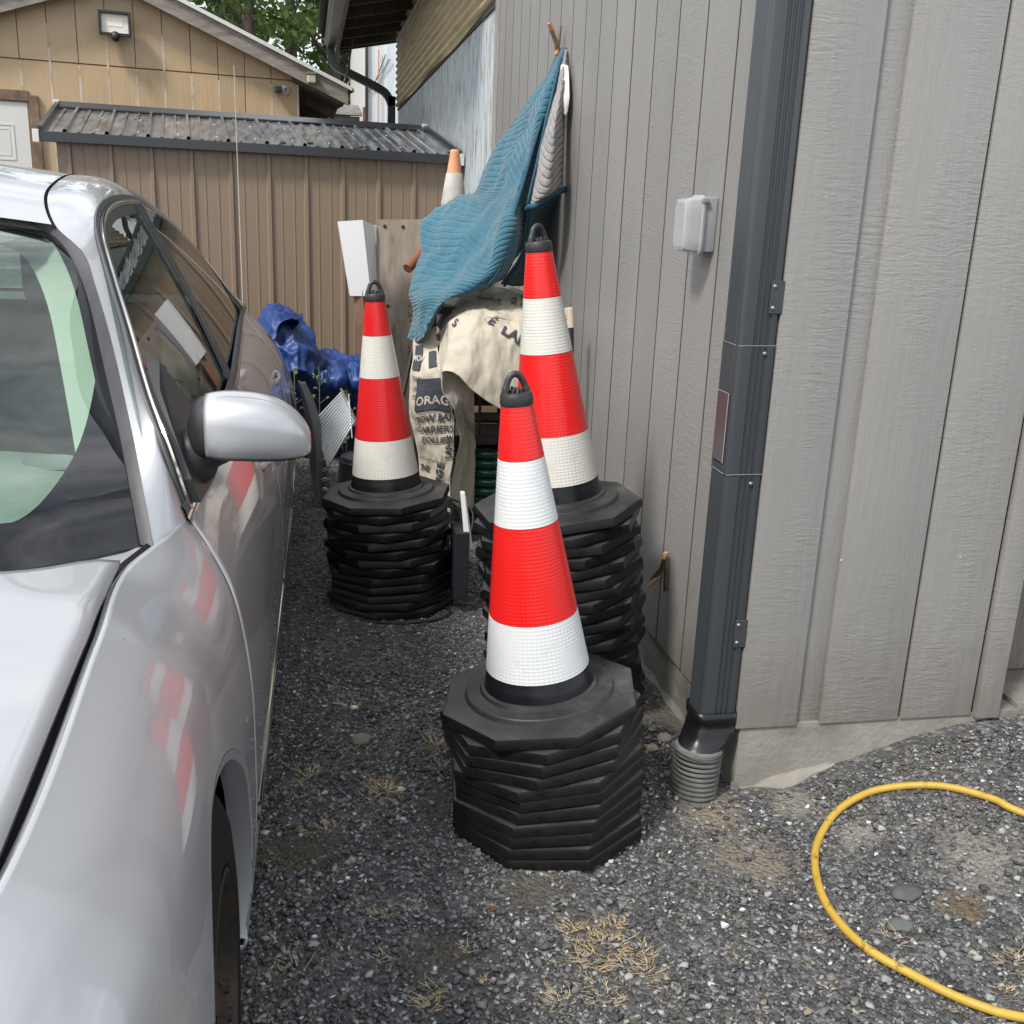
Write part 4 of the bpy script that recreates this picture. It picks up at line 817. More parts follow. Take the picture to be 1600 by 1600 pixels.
for i, y in enumerate(YK):
    r = []; f = Z8[i]/.873
    for j in range(8):
        z = ZB[j] if j < 4 else ZB[j]*(1+(f-1)*(j-3)/4.6); x = XB[j]
        if j >= 6: x = x+(X8[i]+.20)*(.18 if j == 6 else .5)
        x += .018*(y-1.7)*(1 if j <= 5 else .5 if j == 6 else .2)*(1 if y > 1.2 else .6); r.append((x-INS[i], y, z))
    r.append((X8[i]-INS[i]*.85, y, Z8[i])); rows.append(r)
rows = np.array(rows)
def S(y, t):
    """right body side: y along the car, t 0..8 from sill to belt"""
    y = np.atleast_1d(y).astype(float); t = np.atleast_1d(t).astype(float)
    R = crx(YK, rows, y)                      # n,9,3
    P = np.zeros((len(y), 3)); n = 9
    tt = np.clip(t, 0, 8-1e-9); i = tt.astype(int); f = (tt-i)[:, None]
    Re = np.concatenate([2*R[:, :1]-R[:, 1:2], R, 2*R[:, -1:]-R[:, -2:-1]], 1); q = np.arange(len(y))
    a, b, c, d = Re[q, i], Re[q, i+1], Re[q, i+2], Re[q, i+3]
    P = .5*((2*b)+(c-a)*f+(2*a-5*b+4*c-d)*f*f+(3*b-a-3*c+d)*f**3)
    # clipped: character bulge over the front wheel
    P[:, 1] = y
    return P
def mir(V): V = np.array(V, float).reshape(-1, 3).copy(); V[:, 0] = 2*XC-V[:, 0]; return V
AX = (1.135, 3.96); AR = .348
def side_panel(name, yf, yr, t0, t1, ny, ntt, arches=(), inset=0.0, m=None, thick=.006, lip=True):
    ts = np.linspace(t0, t1, ntt); V = []
    for t in ts:
        ys = np.linspace(yf(t), yr(t), ny); V.append(S(ys, np.full(ny, t)))
    V = np.concatenate(V); V[:, 0] -= inset; F = grid_faces(ntt, ny); rim = []
    for ac in arches:
        c = np.array([ac, .33]); d = np.hypot(V[:, 1]-c[0], V[:, 2]-c[1]); R = AR+(.02 if inset else 0)
        F = [f for f in F if not all(d[i] < R for i in f)]
        use = set(i for f in F for i in f)
        for i in use:
            if d[i] < R:
                k = R/max(d[i], 1e-6); V[i, 1] = c[0]+(V[i, 1]-c[0])*k; V[i, 2] = c[1]+(V[i, 2]-c[1])*k
                tq = np.linspace(1.0, 8, 281); Pq = S(np.full(281, V[i, 1]), tq); V[i, 0] = np.interp(V[i, 2], Pq[:, 2], Pq[:, 0])-inset
    used = sorted(set(i for f in F for i in f)); mp_ = {u: k for k, u in enumerate(used)}
    V = V[used]; F = [tuple(mp_[i] for i in f) for f in F]
    for side in (0, 1):
        VV = V if not side else mir(V); FF = [f[::-1] for f in F] if not side else F
        o = mobj(name, VV, FF, m or M_paint, car, smooth=60)
        if thick: solid(o, thick, -1)
    return V, F
def edge(pts): ts_, ys_ = zip(*pts); return lambda t: float(np.interp(t, ts_, ys_))
front_e = edge([(0, 1.585), (2, 1.565), (4, 1.575), (6, 1.605), (7, 1.62), (8, 1.655)])
mid_e = edge([(0, 2.72), (4, 2.73), (8, 2.75)])
rear_e = edge([(0, 3.46), (2, 3.46), (4, 3.50), (5, 3.60), (6, 3.74), (8, 3.95)])
G = .0035
side_panel('front_fender', lambda t: .185, lambda t: front_e(t)-G, 0, 8, 150, 100, arches=(AX[0],))
side_panel('front_door', lambda t: front_e(t)+G, lambda t: mid_e(t)-G, .6, 8, 50, 50)
side_panel('rear_door', lambda t: mid_e(t)+G, lambda t: rear_e(t)-G, .6, 8, 50, 50, arches=(AX[1],))
side_panel('rear_quarter', lambda t: rear_e(t)+G, lambda t: 5.178, 0, 8, 90, 60, arches=(AX[1],))
side_panel('inner_shell', lambda t: .22, lambda t: 5.12, .4, 7.9, 200, 50, arches=AX, inset=.028, m=M_lin, thick=0)
side_panel('sill', lambda t: front_e(0)+G, lambda t: rear_e(0)-G, 0, .58, 20, 6)
# arch lips
for ac in AX:
    for side in (0, 1):
        a = np.linspace(R_(-20), R_(200), 120); V = []
        for q in a:
            y, z = ac+AR*math.cos(q), .33+AR*math.sin(q)
            tt = np.linspace(0, 8, 81); P = S(np.full(81, y), tt); x = float(np.interp(z, P[10:, 2], P[10:, 0]))
            V += [(x+.000, ac+(AR+.014)*math.cos(q), .33+(AR+.014)*math.sin(q)), (x+.0055, ac+(AR+.006)*math.cos(q), .33+(AR+.006)*math.sin(q)), (x+.0045, ac+(AR-.012)*math.cos(q), .33+(AR-.012)*math.sin(q)), (x-.03, ac+(AR-.014)*math.cos(q), .33+(AR-.014)*math.sin(q))]
        V = np.array(V); F = [(4*i+j, 4*i+j+1, 4*i+5+j, 4*i+4+j) for i in range(len(a)-1) for j in range(3)]
        mobj('arch_lip', mir(V) if side else V, F, M_paint, car, smooth=50)
        V = []
        for q in a: V += [(-.165, ac+.37*math.cos(q), .33+.37*math.sin(q)), (-.42, ac+.37*math.cos(q), .33+.37*math.sin(q))]
        F = [(2*i, 2*i+1, 2*i+3, 2*i+2) for i in range(len(a)-1)]; b0 = len(V); V.append((-.42, ac, .33)); F += [(2*i+1, 2*i+3, b0) for i in range(len(a)-1)]
        mobj('wheel_well', mir(V) if side else V, F, M_lin, car)
# mouldings along the doors
def strip(name, t_lo, t_hi, y0, y1, off, m, th=.006):
    ys = np.linspace(y0, y1, 90); A = S(ys, np.full(90, t_lo)); B = S(ys, np.full(90, t_hi)); Cc = (A+B)/2
    A[:, 0] += off*.3; B[:, 0] += off*.3; Cc[:, 0] += off; A0 = A.copy(); B0 = B.copy(); A0[:, 0] -= off*.3+.002; B0[:, 0] -= off*.3+.002
    V = np.stack([A0, A, Cc, B, B0], 1).reshape(-1, 3); F = grid_faces(90, 5)
    for side in (0, 1): mobj(name, mir(V) if side else V, F, m, car, smooth=60)
for a, b_ in ((1.62, 2.72), (2.76, 3.48)):
    strip('door_moulding', 2.72, 3.05, a, b_, .010, M_paint); strip('bright_strip', 3.06, 3.20, a, b_, .011, M_chr)
strip('crease_trim', 4.32, 4.38, 1.62, 3.5, .0015, M_paint)
# hood, cowl, fender gap
def edge_x(y): return float(np.interp(y, YK, [a-.85*b_ for a, b_ in zip(X8, INS)]))-.007
def edge_z(y): return float(crx(YK, np.array(Z8), np.array([y]))[0])
def basecurve(x):
    return float(cr1(np.array([0, .085, .155, .21, .255, .29, .315, .33, .335]), np.array([min(7.99, max(0, (-x-.25)/.78*8))]))[0])
    xi = 0; return xi
def basez(x): return np.interp(-x, [.25, .32, .42, .6, .8, 1.03], [0, .002, .011, .024, .034, .039])
def hood():
    nu, nv = 61, 90; V = []
    for j in range(nv):
        for i in range(nu):
            u = i/(nu-1); s = abs(2*u-1)     # 1 at edges, 0 at centre
            v = j/(nv-1); xe = -.263; x_r = xe+(XC-xe)*(1-s)
            yr_ = 1.553-float(basecurve(x_r))-.075-.03*(1-s)
            if s > .93: yr_ -= .03*((s-.93)/.07)**2
            yf_ = .20-.17*(1-s**2)+.10*s**4
            y = yf_+(yr_-yf_)*v; y_e = min(y, 1.42)
            xr = edge_x(y)*(1-v**6)+xe*v**6; x = xr+(XC-xr)*(1-s)
            q = 1-s
            zc = .030*math.sin(min(1, q*1.0)*math.pi/2)**.8*(.8+.2*v)+.018*math.exp(-((q-.28)/.10)**2)*v+.012*q*v
            z = edge_z(y_e)+zc-.0-.10*max(0, (.25-v)/.25)**2*(1-s**3)
            if u > .5: x = 2*XC-x
            V.append((x, y, z))
    F = grid_faces(nv, nu); o = mobj('hood', V, F, M_paint, car, smooth=60); solid(o, .012, -1)
    # front fascia below the hood and dark bay under the gaps
    nu = 41; W = []; lev = [(0, .0), (.55, .010), (1, -.02)]
    prof = [(-.0, .66), (.03, .60), (.04, .52), (.045, .40), (.03, .28), (-.02, .20)]
    for dy, z in prof:
        for i in range(nu):
            u = i/(nu-1); s = 2*u-1; x = XC+s*(1.03-.30-.30+.22)*1.0; W.append((XC+s*.52, .18-.17*(1-s*s)-dy, z))
    mobj('front_bumper', W, grid_faces(len(prof), nu), M_paint, car, smooth=60)
    for sd in (0, 1):
        V = [(-.44, .20, .55), (-.74, .06, .55), (-.74, .075, .66), (-.43, .215, .665)]; V = np.array(V)-np.array([0, .045, 0]); mobj('headlight', mir(V) if sd else V, [(0, 1, 2, 3)], mat('lamp_lens', (.6, .62, .65), .08, coat=1), car)
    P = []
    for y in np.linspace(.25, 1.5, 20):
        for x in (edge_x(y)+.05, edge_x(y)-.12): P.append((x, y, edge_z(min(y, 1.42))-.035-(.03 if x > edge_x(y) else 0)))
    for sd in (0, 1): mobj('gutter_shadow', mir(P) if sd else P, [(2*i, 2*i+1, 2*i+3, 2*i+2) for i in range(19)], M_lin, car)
hood()
# fender top lip between the side (t=8) and the hood gap
def lip():
    for sd in (0, 1):
        V = []; ys = np.linspace(.24, 1.55, 80)
        for y in ys:
            p = S([y], [8])[0]; V += [tuple(p), (p[0]-.004, y, p[2]-.001), (p[0]-.0065, y, p[2]-.006), (p[0]-.007, y, p[2]-.03)]
        mobj('fender_flange', mir(V) if sd else V, grid_faces(80, 4), M_paint, car, smooth=50)
lip()
def cowl():
    n = 81; V = []
    for k, (o, dz) in enumerate([(-.085, -.012), (-.05, -.004), (-.012, -.001), (.0, -.006)]):
        for i in range(n):
            u = i/(n-1); s = abs(2*u-1); x = -.25+(XC+.25)*(1-s); xx = x if u <= .5 else 2*XC-x
            V.append((xx, 1.553-float(basecurve(x))+o+(.02 if s > .98 else 0), .851+float(basez(x))+dz))
    o = mobj('cowl_panel', V, grid_faces(4, n), mat('cowl_grey', (.42, .43, .45), .45, .3, var=(.30, .31, .33), vscale=20), car, smooth=60); 
    V = [(-.16, 1.45, .83), (XC*2+.16, 1.45, .83), (XC*2+.16, .9, .80), (-.3, .9, .78)]
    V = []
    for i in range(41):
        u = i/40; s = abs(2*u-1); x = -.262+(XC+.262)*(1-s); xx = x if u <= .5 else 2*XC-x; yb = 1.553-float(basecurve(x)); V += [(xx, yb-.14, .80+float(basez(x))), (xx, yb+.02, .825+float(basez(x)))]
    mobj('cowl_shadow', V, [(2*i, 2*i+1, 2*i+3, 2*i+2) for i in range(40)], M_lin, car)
cowl()
# windscreen
WP = np.array([(-.25, 1.553, .851), (-.27, 1.616, .923), (-.30, 1.729, .988), (-.35, 1.912, 1.07), (-.40, 2.076, 1.172), (-.445, 2.184, 1.239), (-.49, 2.262, 1.277), (-.545, 2.315, 1.293)])
def wedge(v): return cr1(WP, np.array([v*7]))[0]
def ws_pt(v, s, off=0.0):
    """s: 0 right edge .. 1 centre"""
    e = wedge(v); x = e[0]+(XC-e[0])*s; xb = -.25+(XC+.25)*s
    y = e[1]-float(basecurve(xb))*(1-v)**.8+.02*s*v; z = e[2]+float(basez(xb))*(1-v)+.030*math.sin(s*math.pi/2)*v
    nb = .030*math.sin(math.pi*v)*math.sin(s*math.pi/2)
    return np.array([x, y-nb*.5-off*.55, z+nb*.8+off*.83])
def windscreen():
    nv, nu = 60, 140; V = []; UV = []
    for j in range(nv):
        e = wedge(j/(nv-1))
        for i in range(nu):
            u = i/(nu-1); s = 1-abs(2*u-1); s = s**1.25; p = ws_pt(j/(nv-1), s); UV.append((abs(e[0]-p[0]), j/(nv-1)))
            if u > .5: p = np.array([2*XC-p[0], p[1], p[2]])
            V.append(p)
    m = glassmat('windscreen_glass', (.66, .80, .73), 1.5); n = m.node_tree.nodes; l = m.node_tree.links; out = n['Material Output']; g = out.inputs[0].links[0].from_socket
    fr = n.new('ShaderNodeBsdfPrincipled'); fr.inputs['Base Color'].default_value = (.012, .013, .016, 1); fr.inputs['Roughness'].default_value = .03
    t = n.new('ShaderNodeTexCoord'); sx = n.new('ShaderNodeSeparateXYZ'); l.new(t.outputs['UV'], sx.inputs[0])
    def M_(op, a, b_=0.0):
        q = n.new('ShaderNodeMath'); q.operation = op
        for i, k in enumerate((a, b_)):
            if isinstance(k, (int, float)): q.inputs[i].default_value = k
            else: l.new(k, q.inputs[i])
        return q.outputs[0]
    d, v = sx.outputs[0], sx.outputs[1]
    low = M_('ADD', .10, M_('MULTIPLY', M_('POWER', M_('MAXIMUM', 0.0, M_('SUBTRACT', 1.0, M_('DIVIDE', d, .15))), 1.7), .38))
    hi = M_('SUBTRACT', .93, M_('MULTIPLY', M_('POWER', M_('MAXIMUM', 0.0, M_('SUBTRACT', 1.0, M_('DIVIDE', d, .16))), 1.8), .12))
    msk = M_('MAXIMUM', M_('MAXIMUM', M_('LESS_THAN', v, low), M_('GREATER_THAN', v, hi)), M_('LESS_THAN', d, .020))
    mx = n.new('ShaderNodeMixShader'); l.new(msk, mx.inputs[0]); l.new(g, mx.inputs[1]); l.new(fr.outputs[0], mx.inputs[2]); l.new(mx.outputs[0], out.inputs[0])
    mobj('windscreen', V, [f[::-1] for f in grid_faces(nv, nu)], m, car, smooth=80, uv=UV)
windscreen()
# rubber seal + A pillar + roof side + C pillar
D0 = np.array([(-.232, 1.538, .852), (-.256, 1.618, .942), (-.285, 1.722, 1.012), (-.335, 1.902, 1.111), (-.385, 2.063, 1.194), (-.425, 2.175, 1.252), (-.470, 2.245, 1.290), (-.53, 2.300, 1.308)])
def rubber():
    V = []; ts = np.linspace(0, 7, 80); A = cr1(WP, ts); B = cr1(D0, ts); 
    for k in range(80): V += [A[k]+(-.004, 0, -.001), A[k]+(0, -.002, .004), (A[k]+B[k])/2+(0, -.001, .006), B[k]+(0, 0, .001), B[k]+(.001, .003, -.012)]
    # then along the roof front edge to the centre
    n = 30
    for k in range(1, n+1):
        s = k/n; a = ws_pt(1.0, s); b_ = a+(0, .022, .014); V += [a+(0, .004, -.001), a+(0, 0, .003), (a+b_)/2+(0, 0, .003), b_, b_+(0, .006, -.01)]
    for sd in (0, 1): mobj('windscreen_seal', mir(V) if sd else np.array(V), grid_faces(80+n, 5), M_rubb, car, smooth=60)
rubber()
AP = np.array([(-.2, 1.66, .873), (-.228, 1.665, .975), (-.265, 1.735, 1.05), (-.31, 1.865, 1.145), (-.35, 1.985, 1.22), (-.385, 2.10, 1.290), (-.402, 2.23, 1.327), (-.412, 2.41, 1.347), (-.415, 2.65, 1.354), (-.415, 2.86, 1.345), (-.40, 3.26, 1.285), (-.35, 3.6, 1.195), (-.29, 3.88, 1.067), (-.245, 4.13, .967)])
DP = np.array([(-.232, 1.542, .853), (-.256, 1.618, .942), (-.285, 1.722, 1.012), (-.335, 1.902, 1.111), (-.385, 2.063, 1.194), (-.425, 2.175, 1.252), (-.49, 2.262, 1.300), (-.53, 2.40, 1.358), (-.545, 2.65, 1.400), (-.55, 2.86, 1.408), (-.55, 3.22, 1.392), (-.52, 3.60, 1.315), (-.45, 3.98, 1.16), (-.36, 4.42, .975)])
def ring():
    ts = np.linspace(0, 13, 150); A = cr1(AP, ts); D = cr1(DP, ts); V = []; n = 9
    for k in range(150):
        a, d = A[k], D[k]; w_ = np.linalg.norm(a-d); cen = np.array([XC, (a[1]+d[1])/2, .85]); nn = (a+d)/2-cen; nn /= np.linalg.norm(nn)
        tt = np.linspace(0, 1, n)
        for t in tt: V.append(a+(d-a)*t+nn*(.17*w_*math.sin(math.pi*t)**.9)+np.array([.012 if t == 0 else 0, 0, 0])*0)
    V = np.array(V)
    for sd in (0, 1): mobj('roof_pillar', mir(V) if sd else V, grid_faces(150, n) if not sd else grid_faces(150, n), M_paint, car, smooth=60)
ring()
def roof():
    ts = np.linspace(6, 10.4, 50); D = cr1(DP, ts); V = []; nu = 50
    for k in range(50):
        d = D[k]+np.array([-.007, 0, .001])
        for i in range(nu):
            u = i/(nu-1); s = 2*u-1; f = k/49; yo = (.06*(1-f)-.06*f)*(1-s*s)
            V.append((XC+(d[0]-XC)*(-s if False else s)*1.0, d[1]+yo*.5+(ws_pt(1.0, 1-abs(s))[1]+.026-D[0][1])*(1-f)**3*(1-abs(s))*0, d[2]+.030*(1-s*s)))
    mobj('roof', V, grid_faces(50, nu), M_paint, car, smooth=60)
    V = []
    for k in range(50):
        d = D[k]; V += [d+np.array([.001, 0, -.002]), d+np.array([-.003, 0, -.008]), d+np.array([-.008, 0, -.001])]
    for sd in (0, 1): mobj('roof_ditch', mir(V) if sd else np.array(V), grid_faces(50, 3), M_lin, car)
    # headliner, rear window, deck
    V = []
    for k in range(50):
        d = D[k]
        for i in range(12):
            s = 2*i/11-1; V.append((XC+(d[0]-XC)*s, d[1], d[2]-.03+.02*(1-s*s)))
    mobj('headliner', V, grid_faces(50, 12), mat('headliner', (.30, .29, .27), .9), car)
    ts = np.linspace(10.4, 13, 30); D = cr1(DP, ts); V = []
    for k in range(30):
        d = D[k]
        for i in range(30):
            s = 2*i/29-1; V.append((XC+(d[0]-XC)*s, d[1]+.07*(1-s*s), d[2]+.025*(1-s*s)))
    mobj('rear_window', V, grid_faces(30, 30), M_sg, car, smooth=60)
    V = []
    for k in range(30):
        f = k/29; y = 4.42+f*.76; xe = float(np.interp(y, YK, [a-.85*b_ for a, b_ in zip(X8, INS)])); z0 = edge_z(y)
        for i in range(31):
            s = 2*i/30-1; V.append((XC+(xe-XC)*s, y+.05*(1-s*s), z0+.045*(1-s**4)))
    mobj('trunk_lid', V, grid_faces(30, 31), M_paint, car, smooth=60)
    V = []; ys = np.linspace(4.0, 4.46, 16)
    for y in ys:
        p = S([y], [8])[0]; q = np.array([np.interp(y, [4.0, 4.42], [-.30, -.37]), y, np.interp(y, [4.0, 4.13, 4.42], [.985, .965, .985])]); V += [tuple(p), tuple((p+q)/2+(0, 0, .006)), tuple(q)]
    for sd in (0, 1): mobj('quarter_top', mir(V) if sd else V, grid_faces(16, 3), M_paint, car, smooth=60)
    # tail
    V = []
    for dz in (.84, .70, .55, .40, .22):
        for i in range(31):
            s = 2*i/30-1; V.append((XC+.50*s*1.02, 5.17+.05*(1-s*s)+(.03 if dz < .6 else 0), dz))
    mobj('rear_bumper', V, grid_faces(5, 31), M_paint, car, smooth=60)
roof()
# side glass, frames, belt
BP = lambda y: np.stack([np.interp(y, [1.6, 2.2, 2.8, 3.4, 4.13], [-.205, -.194, -.198, -.220, -.246]), y, np.interp(y, [1.6, 1.66, 2.2, 2.8, 3.4, 4.13], [.868, .873, .888, .914, .946, .966])], -1)
_at = np.linspace(1, 13, 400); _AA = cr1(AP, _at)
def arc_at(y): return np.array([np.interp(y, _AA[:, 1], _AA[:, q]) for q in range(3)])
def gx(z, y): return float(np.interp(z, np.linspace(.85, 1.37, 27), GXT))-.021+.030*(1-((y-2.9)/1.3)**2)
_gz = np.linspace(.85, 1.37, 27); _pf = np.polyfit([.873, .985, 1.067, 1.105, 1.195, 1.22, 1.283, 1.295, 1.345, 1.355], [-.200, -.235, -.27, -.29, -.338, -.352, -.390, -.388, -.413, -.418], 2); GXT = np.polyval(_pf, _gz)
def sideglass(name, y0, y1):
    nv, nu = 22, 40; V = []
    for j in range(nv):
        v = j/(nv-1)
        for i in range(nu):
            y = y0+(y1-y0)*i/(nu-1); a = arc_at(y); b_ = BP(np.array(y)); z = b_[2]+(a[2]-b_[2])*v
            V.append((gx(z, y), y, z))
    for sd in (0, 1): mobj(name, mir(V) if sd else V, grid_faces(nv, nu), M_sg, car, smooth=80)
sideglass('front_side_window', 1.67, 2.70); sideglass('rear_side_window', 2.79, 4.08)
def ribbon(name, P, w_, m, off=(0, 0, 0), n=200, hgt=.006, inner=True):
    """flat trim band following polyline P on the side glass outline; width towards the glass centre"""
    P = cr1(P, np.linspace(0, len(P)-1, n))+np.array(off); c = np.array([-.26, 2.9, 1.08]); V = []
    T = np.gradient(P, axis=0); T /= np.linalg.norm(T, axis=1)[:, None]; out = np.tile(np.array([.93, -.05, .36]), (n, 1)); W = np.cross(T, out); W /= np.linalg.norm(W, axis=1)[:, None]
    sgn = np.sign(np.sum(W*(c-P), 1))[:, None]; W = W*sgn
    for k in range(n):
        o = out[k]*hgt; V += [P[k]-o*.5, P[k]+o, P[k]+W[k]*w_*.5+o*1.3, P[k]+W[k]*w_+o, P[k]+W[k]*w_-o*.5]
    V = np.array(V)
    for sd in (0, 1): mobj(name, mir(V) if sd else V, grid_faces(n, 5), m, car, smooth=60)
arcP = AP.copy(); arcP[:, 0] += .004
ribbon('window_outer_seal', arcP, -.012, M_rubb, hgt=.003); ribbon('window_chrome', arcP, .010, M_chr, off=(.004, 0, 0)); ribbon('window_frame', arcP+np.array([.002, 0, 0]), .034, M_trimk, hgt=.003)
beltP = np.array([BP(np.array(y)) for y in np.linspace(1.63, 4.13, 14)]); beltP[:, 0] += .008
ribbon('belt_chrome', beltP, -.014, M_chr, n=120); ribbon('belt_seal', beltP, .02, M_rubb, n=120)
for yb, ww in ((2.745, .085),):
    V = []
    for k in range(20):
        v = k/19; a = arc_at(yb); b_ = BP(np.array(yb)); p = b_+(a-b_)*v; p[0] = gx(p[2], yb)+.008; bul = 0
        for q, h in ((-.5, .0), (-.46, .008), (-.08, .009), (-.03, .003), (.03, .003), (.08, .009), (.46, .008), (.5, 0)): V.append((p[0]+bul-.006+h, yb+q*ww, p[2]))
    for sd in (0, 1): mobj('door_pillar', mir(V) if sd else V, grid_faces(20, 8), M_trimk, car, smooth=40)
# mirror: black sail + arm, silver shell
def mirror():
    mr_ = {}
    V = [BP(np.array(1.665))+(.012, 0, .004), BP(np.array(2.02))+(.014, 0, .006)]
    sail = [(-.184, 1.672, .885), (-.172, 1.80, .893), (-.172, 1.92, .900), (-.176, 1.93, .925), (-.190, 1.88, .965), (-.218, 1.84, 1.03), (-.255, 1.81, 1.095), (-.250, 1.76, 1.055), (-.222, 1.70, .990), (-.196, 1.668, .925)]
    for sd in (0, 1):
        mb = MB(); P = np.array(sail)+(.010, 0, 0); 
        if sd: P = mir(P)
        mb.quadbox(P, (-.02 if not sd else .02, 0, 0)); mb.build('mirror_sail', M_trimk, car, smooth=30)
        A = np.array([(-.215, 1.765, .930), (-.195, 1.755, .940), (-.175, 1.748, .958), (-.150, 1.745, .972), (-.12, 1.745, .98)]); rr = [.060, .050, .040, .040, .036]
        mb = MB(); mb.tube(mir(cr1(A, np.linspace(0, 4, 24))) if sd else cr1(A, np.linspace(0, 4, 24)), list(np.interp(np.linspace(0, 4, 24), range(5), rr)), 20, sx=1.0); arm = mb.build('mirror_arm', M_trimk, car, smooth=60)
        # housing lofted along x: (x, zc, half height, y front bulge)
        st = [(-.196, .985, .022, .015), (-.188, .990, .042, .034), (-.172, .995, .052, .050), (-.145, .998, .0565, .060), (-.11, .998, .0575, .064), (-.07, .995, .0555, .062), (-.035, .988, .047, .054), (-.012, .979, .034, .040), (.0, .972, .020, .026), (.005, .969, .006, .010)]
        st = np.array(st); ss = cr1(st, np.linspace(0, len(st)-1, 40)); n = 40; V = []; F = []; F2 = []
        def shell(scale, lo, hi, wf, x0, x1):
            V = []; m_ = 26; sel = [s for s in ss if x0 <= s[0] <= x1]
            for s in sel:
                for j in range(m_):
                    a = R_(lo+(hi-lo)*j/(m_-1)); c, d = math.cos(a), math.sin(a); q = (abs(c)**2.6+abs(d)**2.6)**(-1/2.6)
                    V.append((s[0], 1.742-s[3]*scale*wf*c*q, s[1]+s[2]*scale*d*q))
            return np.array(V), grid_faces(len(sel), m_)
        V, F = shell(1.0, -120, 120, 1.0, -.2, .01)
        mobj('mirror_housing', mir(V) if sd else V, F, M_trimk, car, smooth=60)
        V, F = shell(1.04, -42, 80, 1.04, -.166, .003)
        o = mobj('mirror_cap', mir(V) if sd else V, F, M_paint, car, smooth=60); solid(o, .003, 0)
        P = [];
        for s_ in [q for q in ss if -.150 <= q[0] <= -.012]:
            a = R_(58); c, d = math.cos(a), math.sin(a); q = (abs(c)**2.6+abs(d)**2.6)**(-1/2.6); P.append((s_[0], 1.742-s_[3]*1.083*c*q-.001, s_[1]+s_[2]*1.045*d*q))
        P = [(P[0][0]-.010, P[0][1]+.002, P[0][2]-.030), (P[0][0]-.006, P[0][1], P[0][2]-.012)]+P; mb = MB(); mb.tube(mir(P) if sd else P, .0011, 6); mb.build('cap_seam', M_lin, o)
        mb = MB(); P = [(x, 1.785, z) for x, z in ((-.175, .955), (-.172, 1.035), (-.10, 1.045), (-.04, 1.02), (-.015, .985), (-.05, .95), (-.12, .942))]; P = mir(P) if sd else P; mb.quadbox(P, (0, .006, 0)); mb.build('mirror_glass', M_chr, car)
mirror()
# door handles, antenna
for yh in (2.52, 3.58):
    for sd in (0, 1):
        P = S(np.linspace(yh-.09, yh+.09, 12), np.full(12, 6.1)); P[:, 0] += .018*np.sin(np.linspace(0, np.pi, 12))**.5+.002; mb = MB(); mb.tube(mir(P) if sd else P, .011, 10, sx=.7); mb.build('door_handle', M_paint, car, smooth=60)
mb = MB(); mb.tube([(-.245, 4.20, .985), (-.247, 4.21, 1.3), (-.25, 4.215, 1.85)], [.0022, .0018, .0012], 8); an = mb.build('antenna', mat('antenna_steel', (.55, .53, .48), .4, .6), car)
mb = MB(); mb.lathe([(0, .012), (.006, .01), (.011, 0), (.014, -.01)], 14, Matrix.Translation((-.245, 4.20, .975))); mb.build('antenna_base', M_trimk, an, smooth=50)
# wheels
def wheel(y, sd):
    s = 1 if not sd else -1; xo = -.118 if not sd else 2*XC+.118
    M = Matrix.Translation((xo, y, .318))@Matrix.Rotation(R_(90)*s, 4, 'Y')
    t = MB(); t.lathe([(.205, -.01), (.212, .0), (.235, .004), (.275, -.002), (.300, -.014), (.314, -.03), (.318, -.045), (.3185, -.10), (.318, -.165), (.305, -.19), (.25, -.205), (.205, -.19)], 72, M)
    for k in range(72):
        a = k*2*math.pi/72
        for z0, z1 in ((-.045, -.095), (-.115, -.165)): t.quadbox([(M@Vector((.317*math.cos(a+da), .317*math.sin(a+da), z)))[:] for da, z in ((0, z0), (.045, z0), (.06, z1), (.015, z1))], tuple((M.to_3x3()@Vector((.005*math.cos(a), .005*math.sin(a), 0)))[:]))
    w_ = empty('x', (0, 0, 0)); bpy.data.objects.remove(w_)
    ty = t.build('wheel', M_tyre, car, smooth=35)
    r = MB(); r.lathe([(.206, .0), (.200, .002), (.192, -.008), (.180, -.03), (.172, -.045), (.150, -.035), (.12, -.018), (.09, -.020), (.06, -.008), (.045, .0), (.0, .002)], 60, M)
    for k in range(5):
        a = k*2*math.pi/5; r.lathe([(.0, .012), (.009, .010), (.010, 0)], 8, M@Matrix.Translation((.057*math.cos(a), .057*math.sin(a), -.006)))
    r.build('rim', mat('rusty_rim', (.010, .008, .007), .6, .2, var=(.035, .022, .014), vscale=18, bump=.2), ty, smooth=40)
for y in AX: wheel(y, 0); wheel(y, 1)
mb = MB()
mb.quadbox([(-.130, 1.487, .26), (-.130, 1.50, .12), (-.36, 1.50, .12), (-.36, 1.487, .30)], (0, .006, 0)); mb.build('mud_flap', M_trimk, car)
mb = MB(); mb.beam((-.44, 1.365, .888), (-1.02, 1.13, .935), .014, .010); mb.beam((-.44, 1.368, .880), (-1.02, 1.135, .927), .006, .008); mb.build('wiper', M_trimk, car)
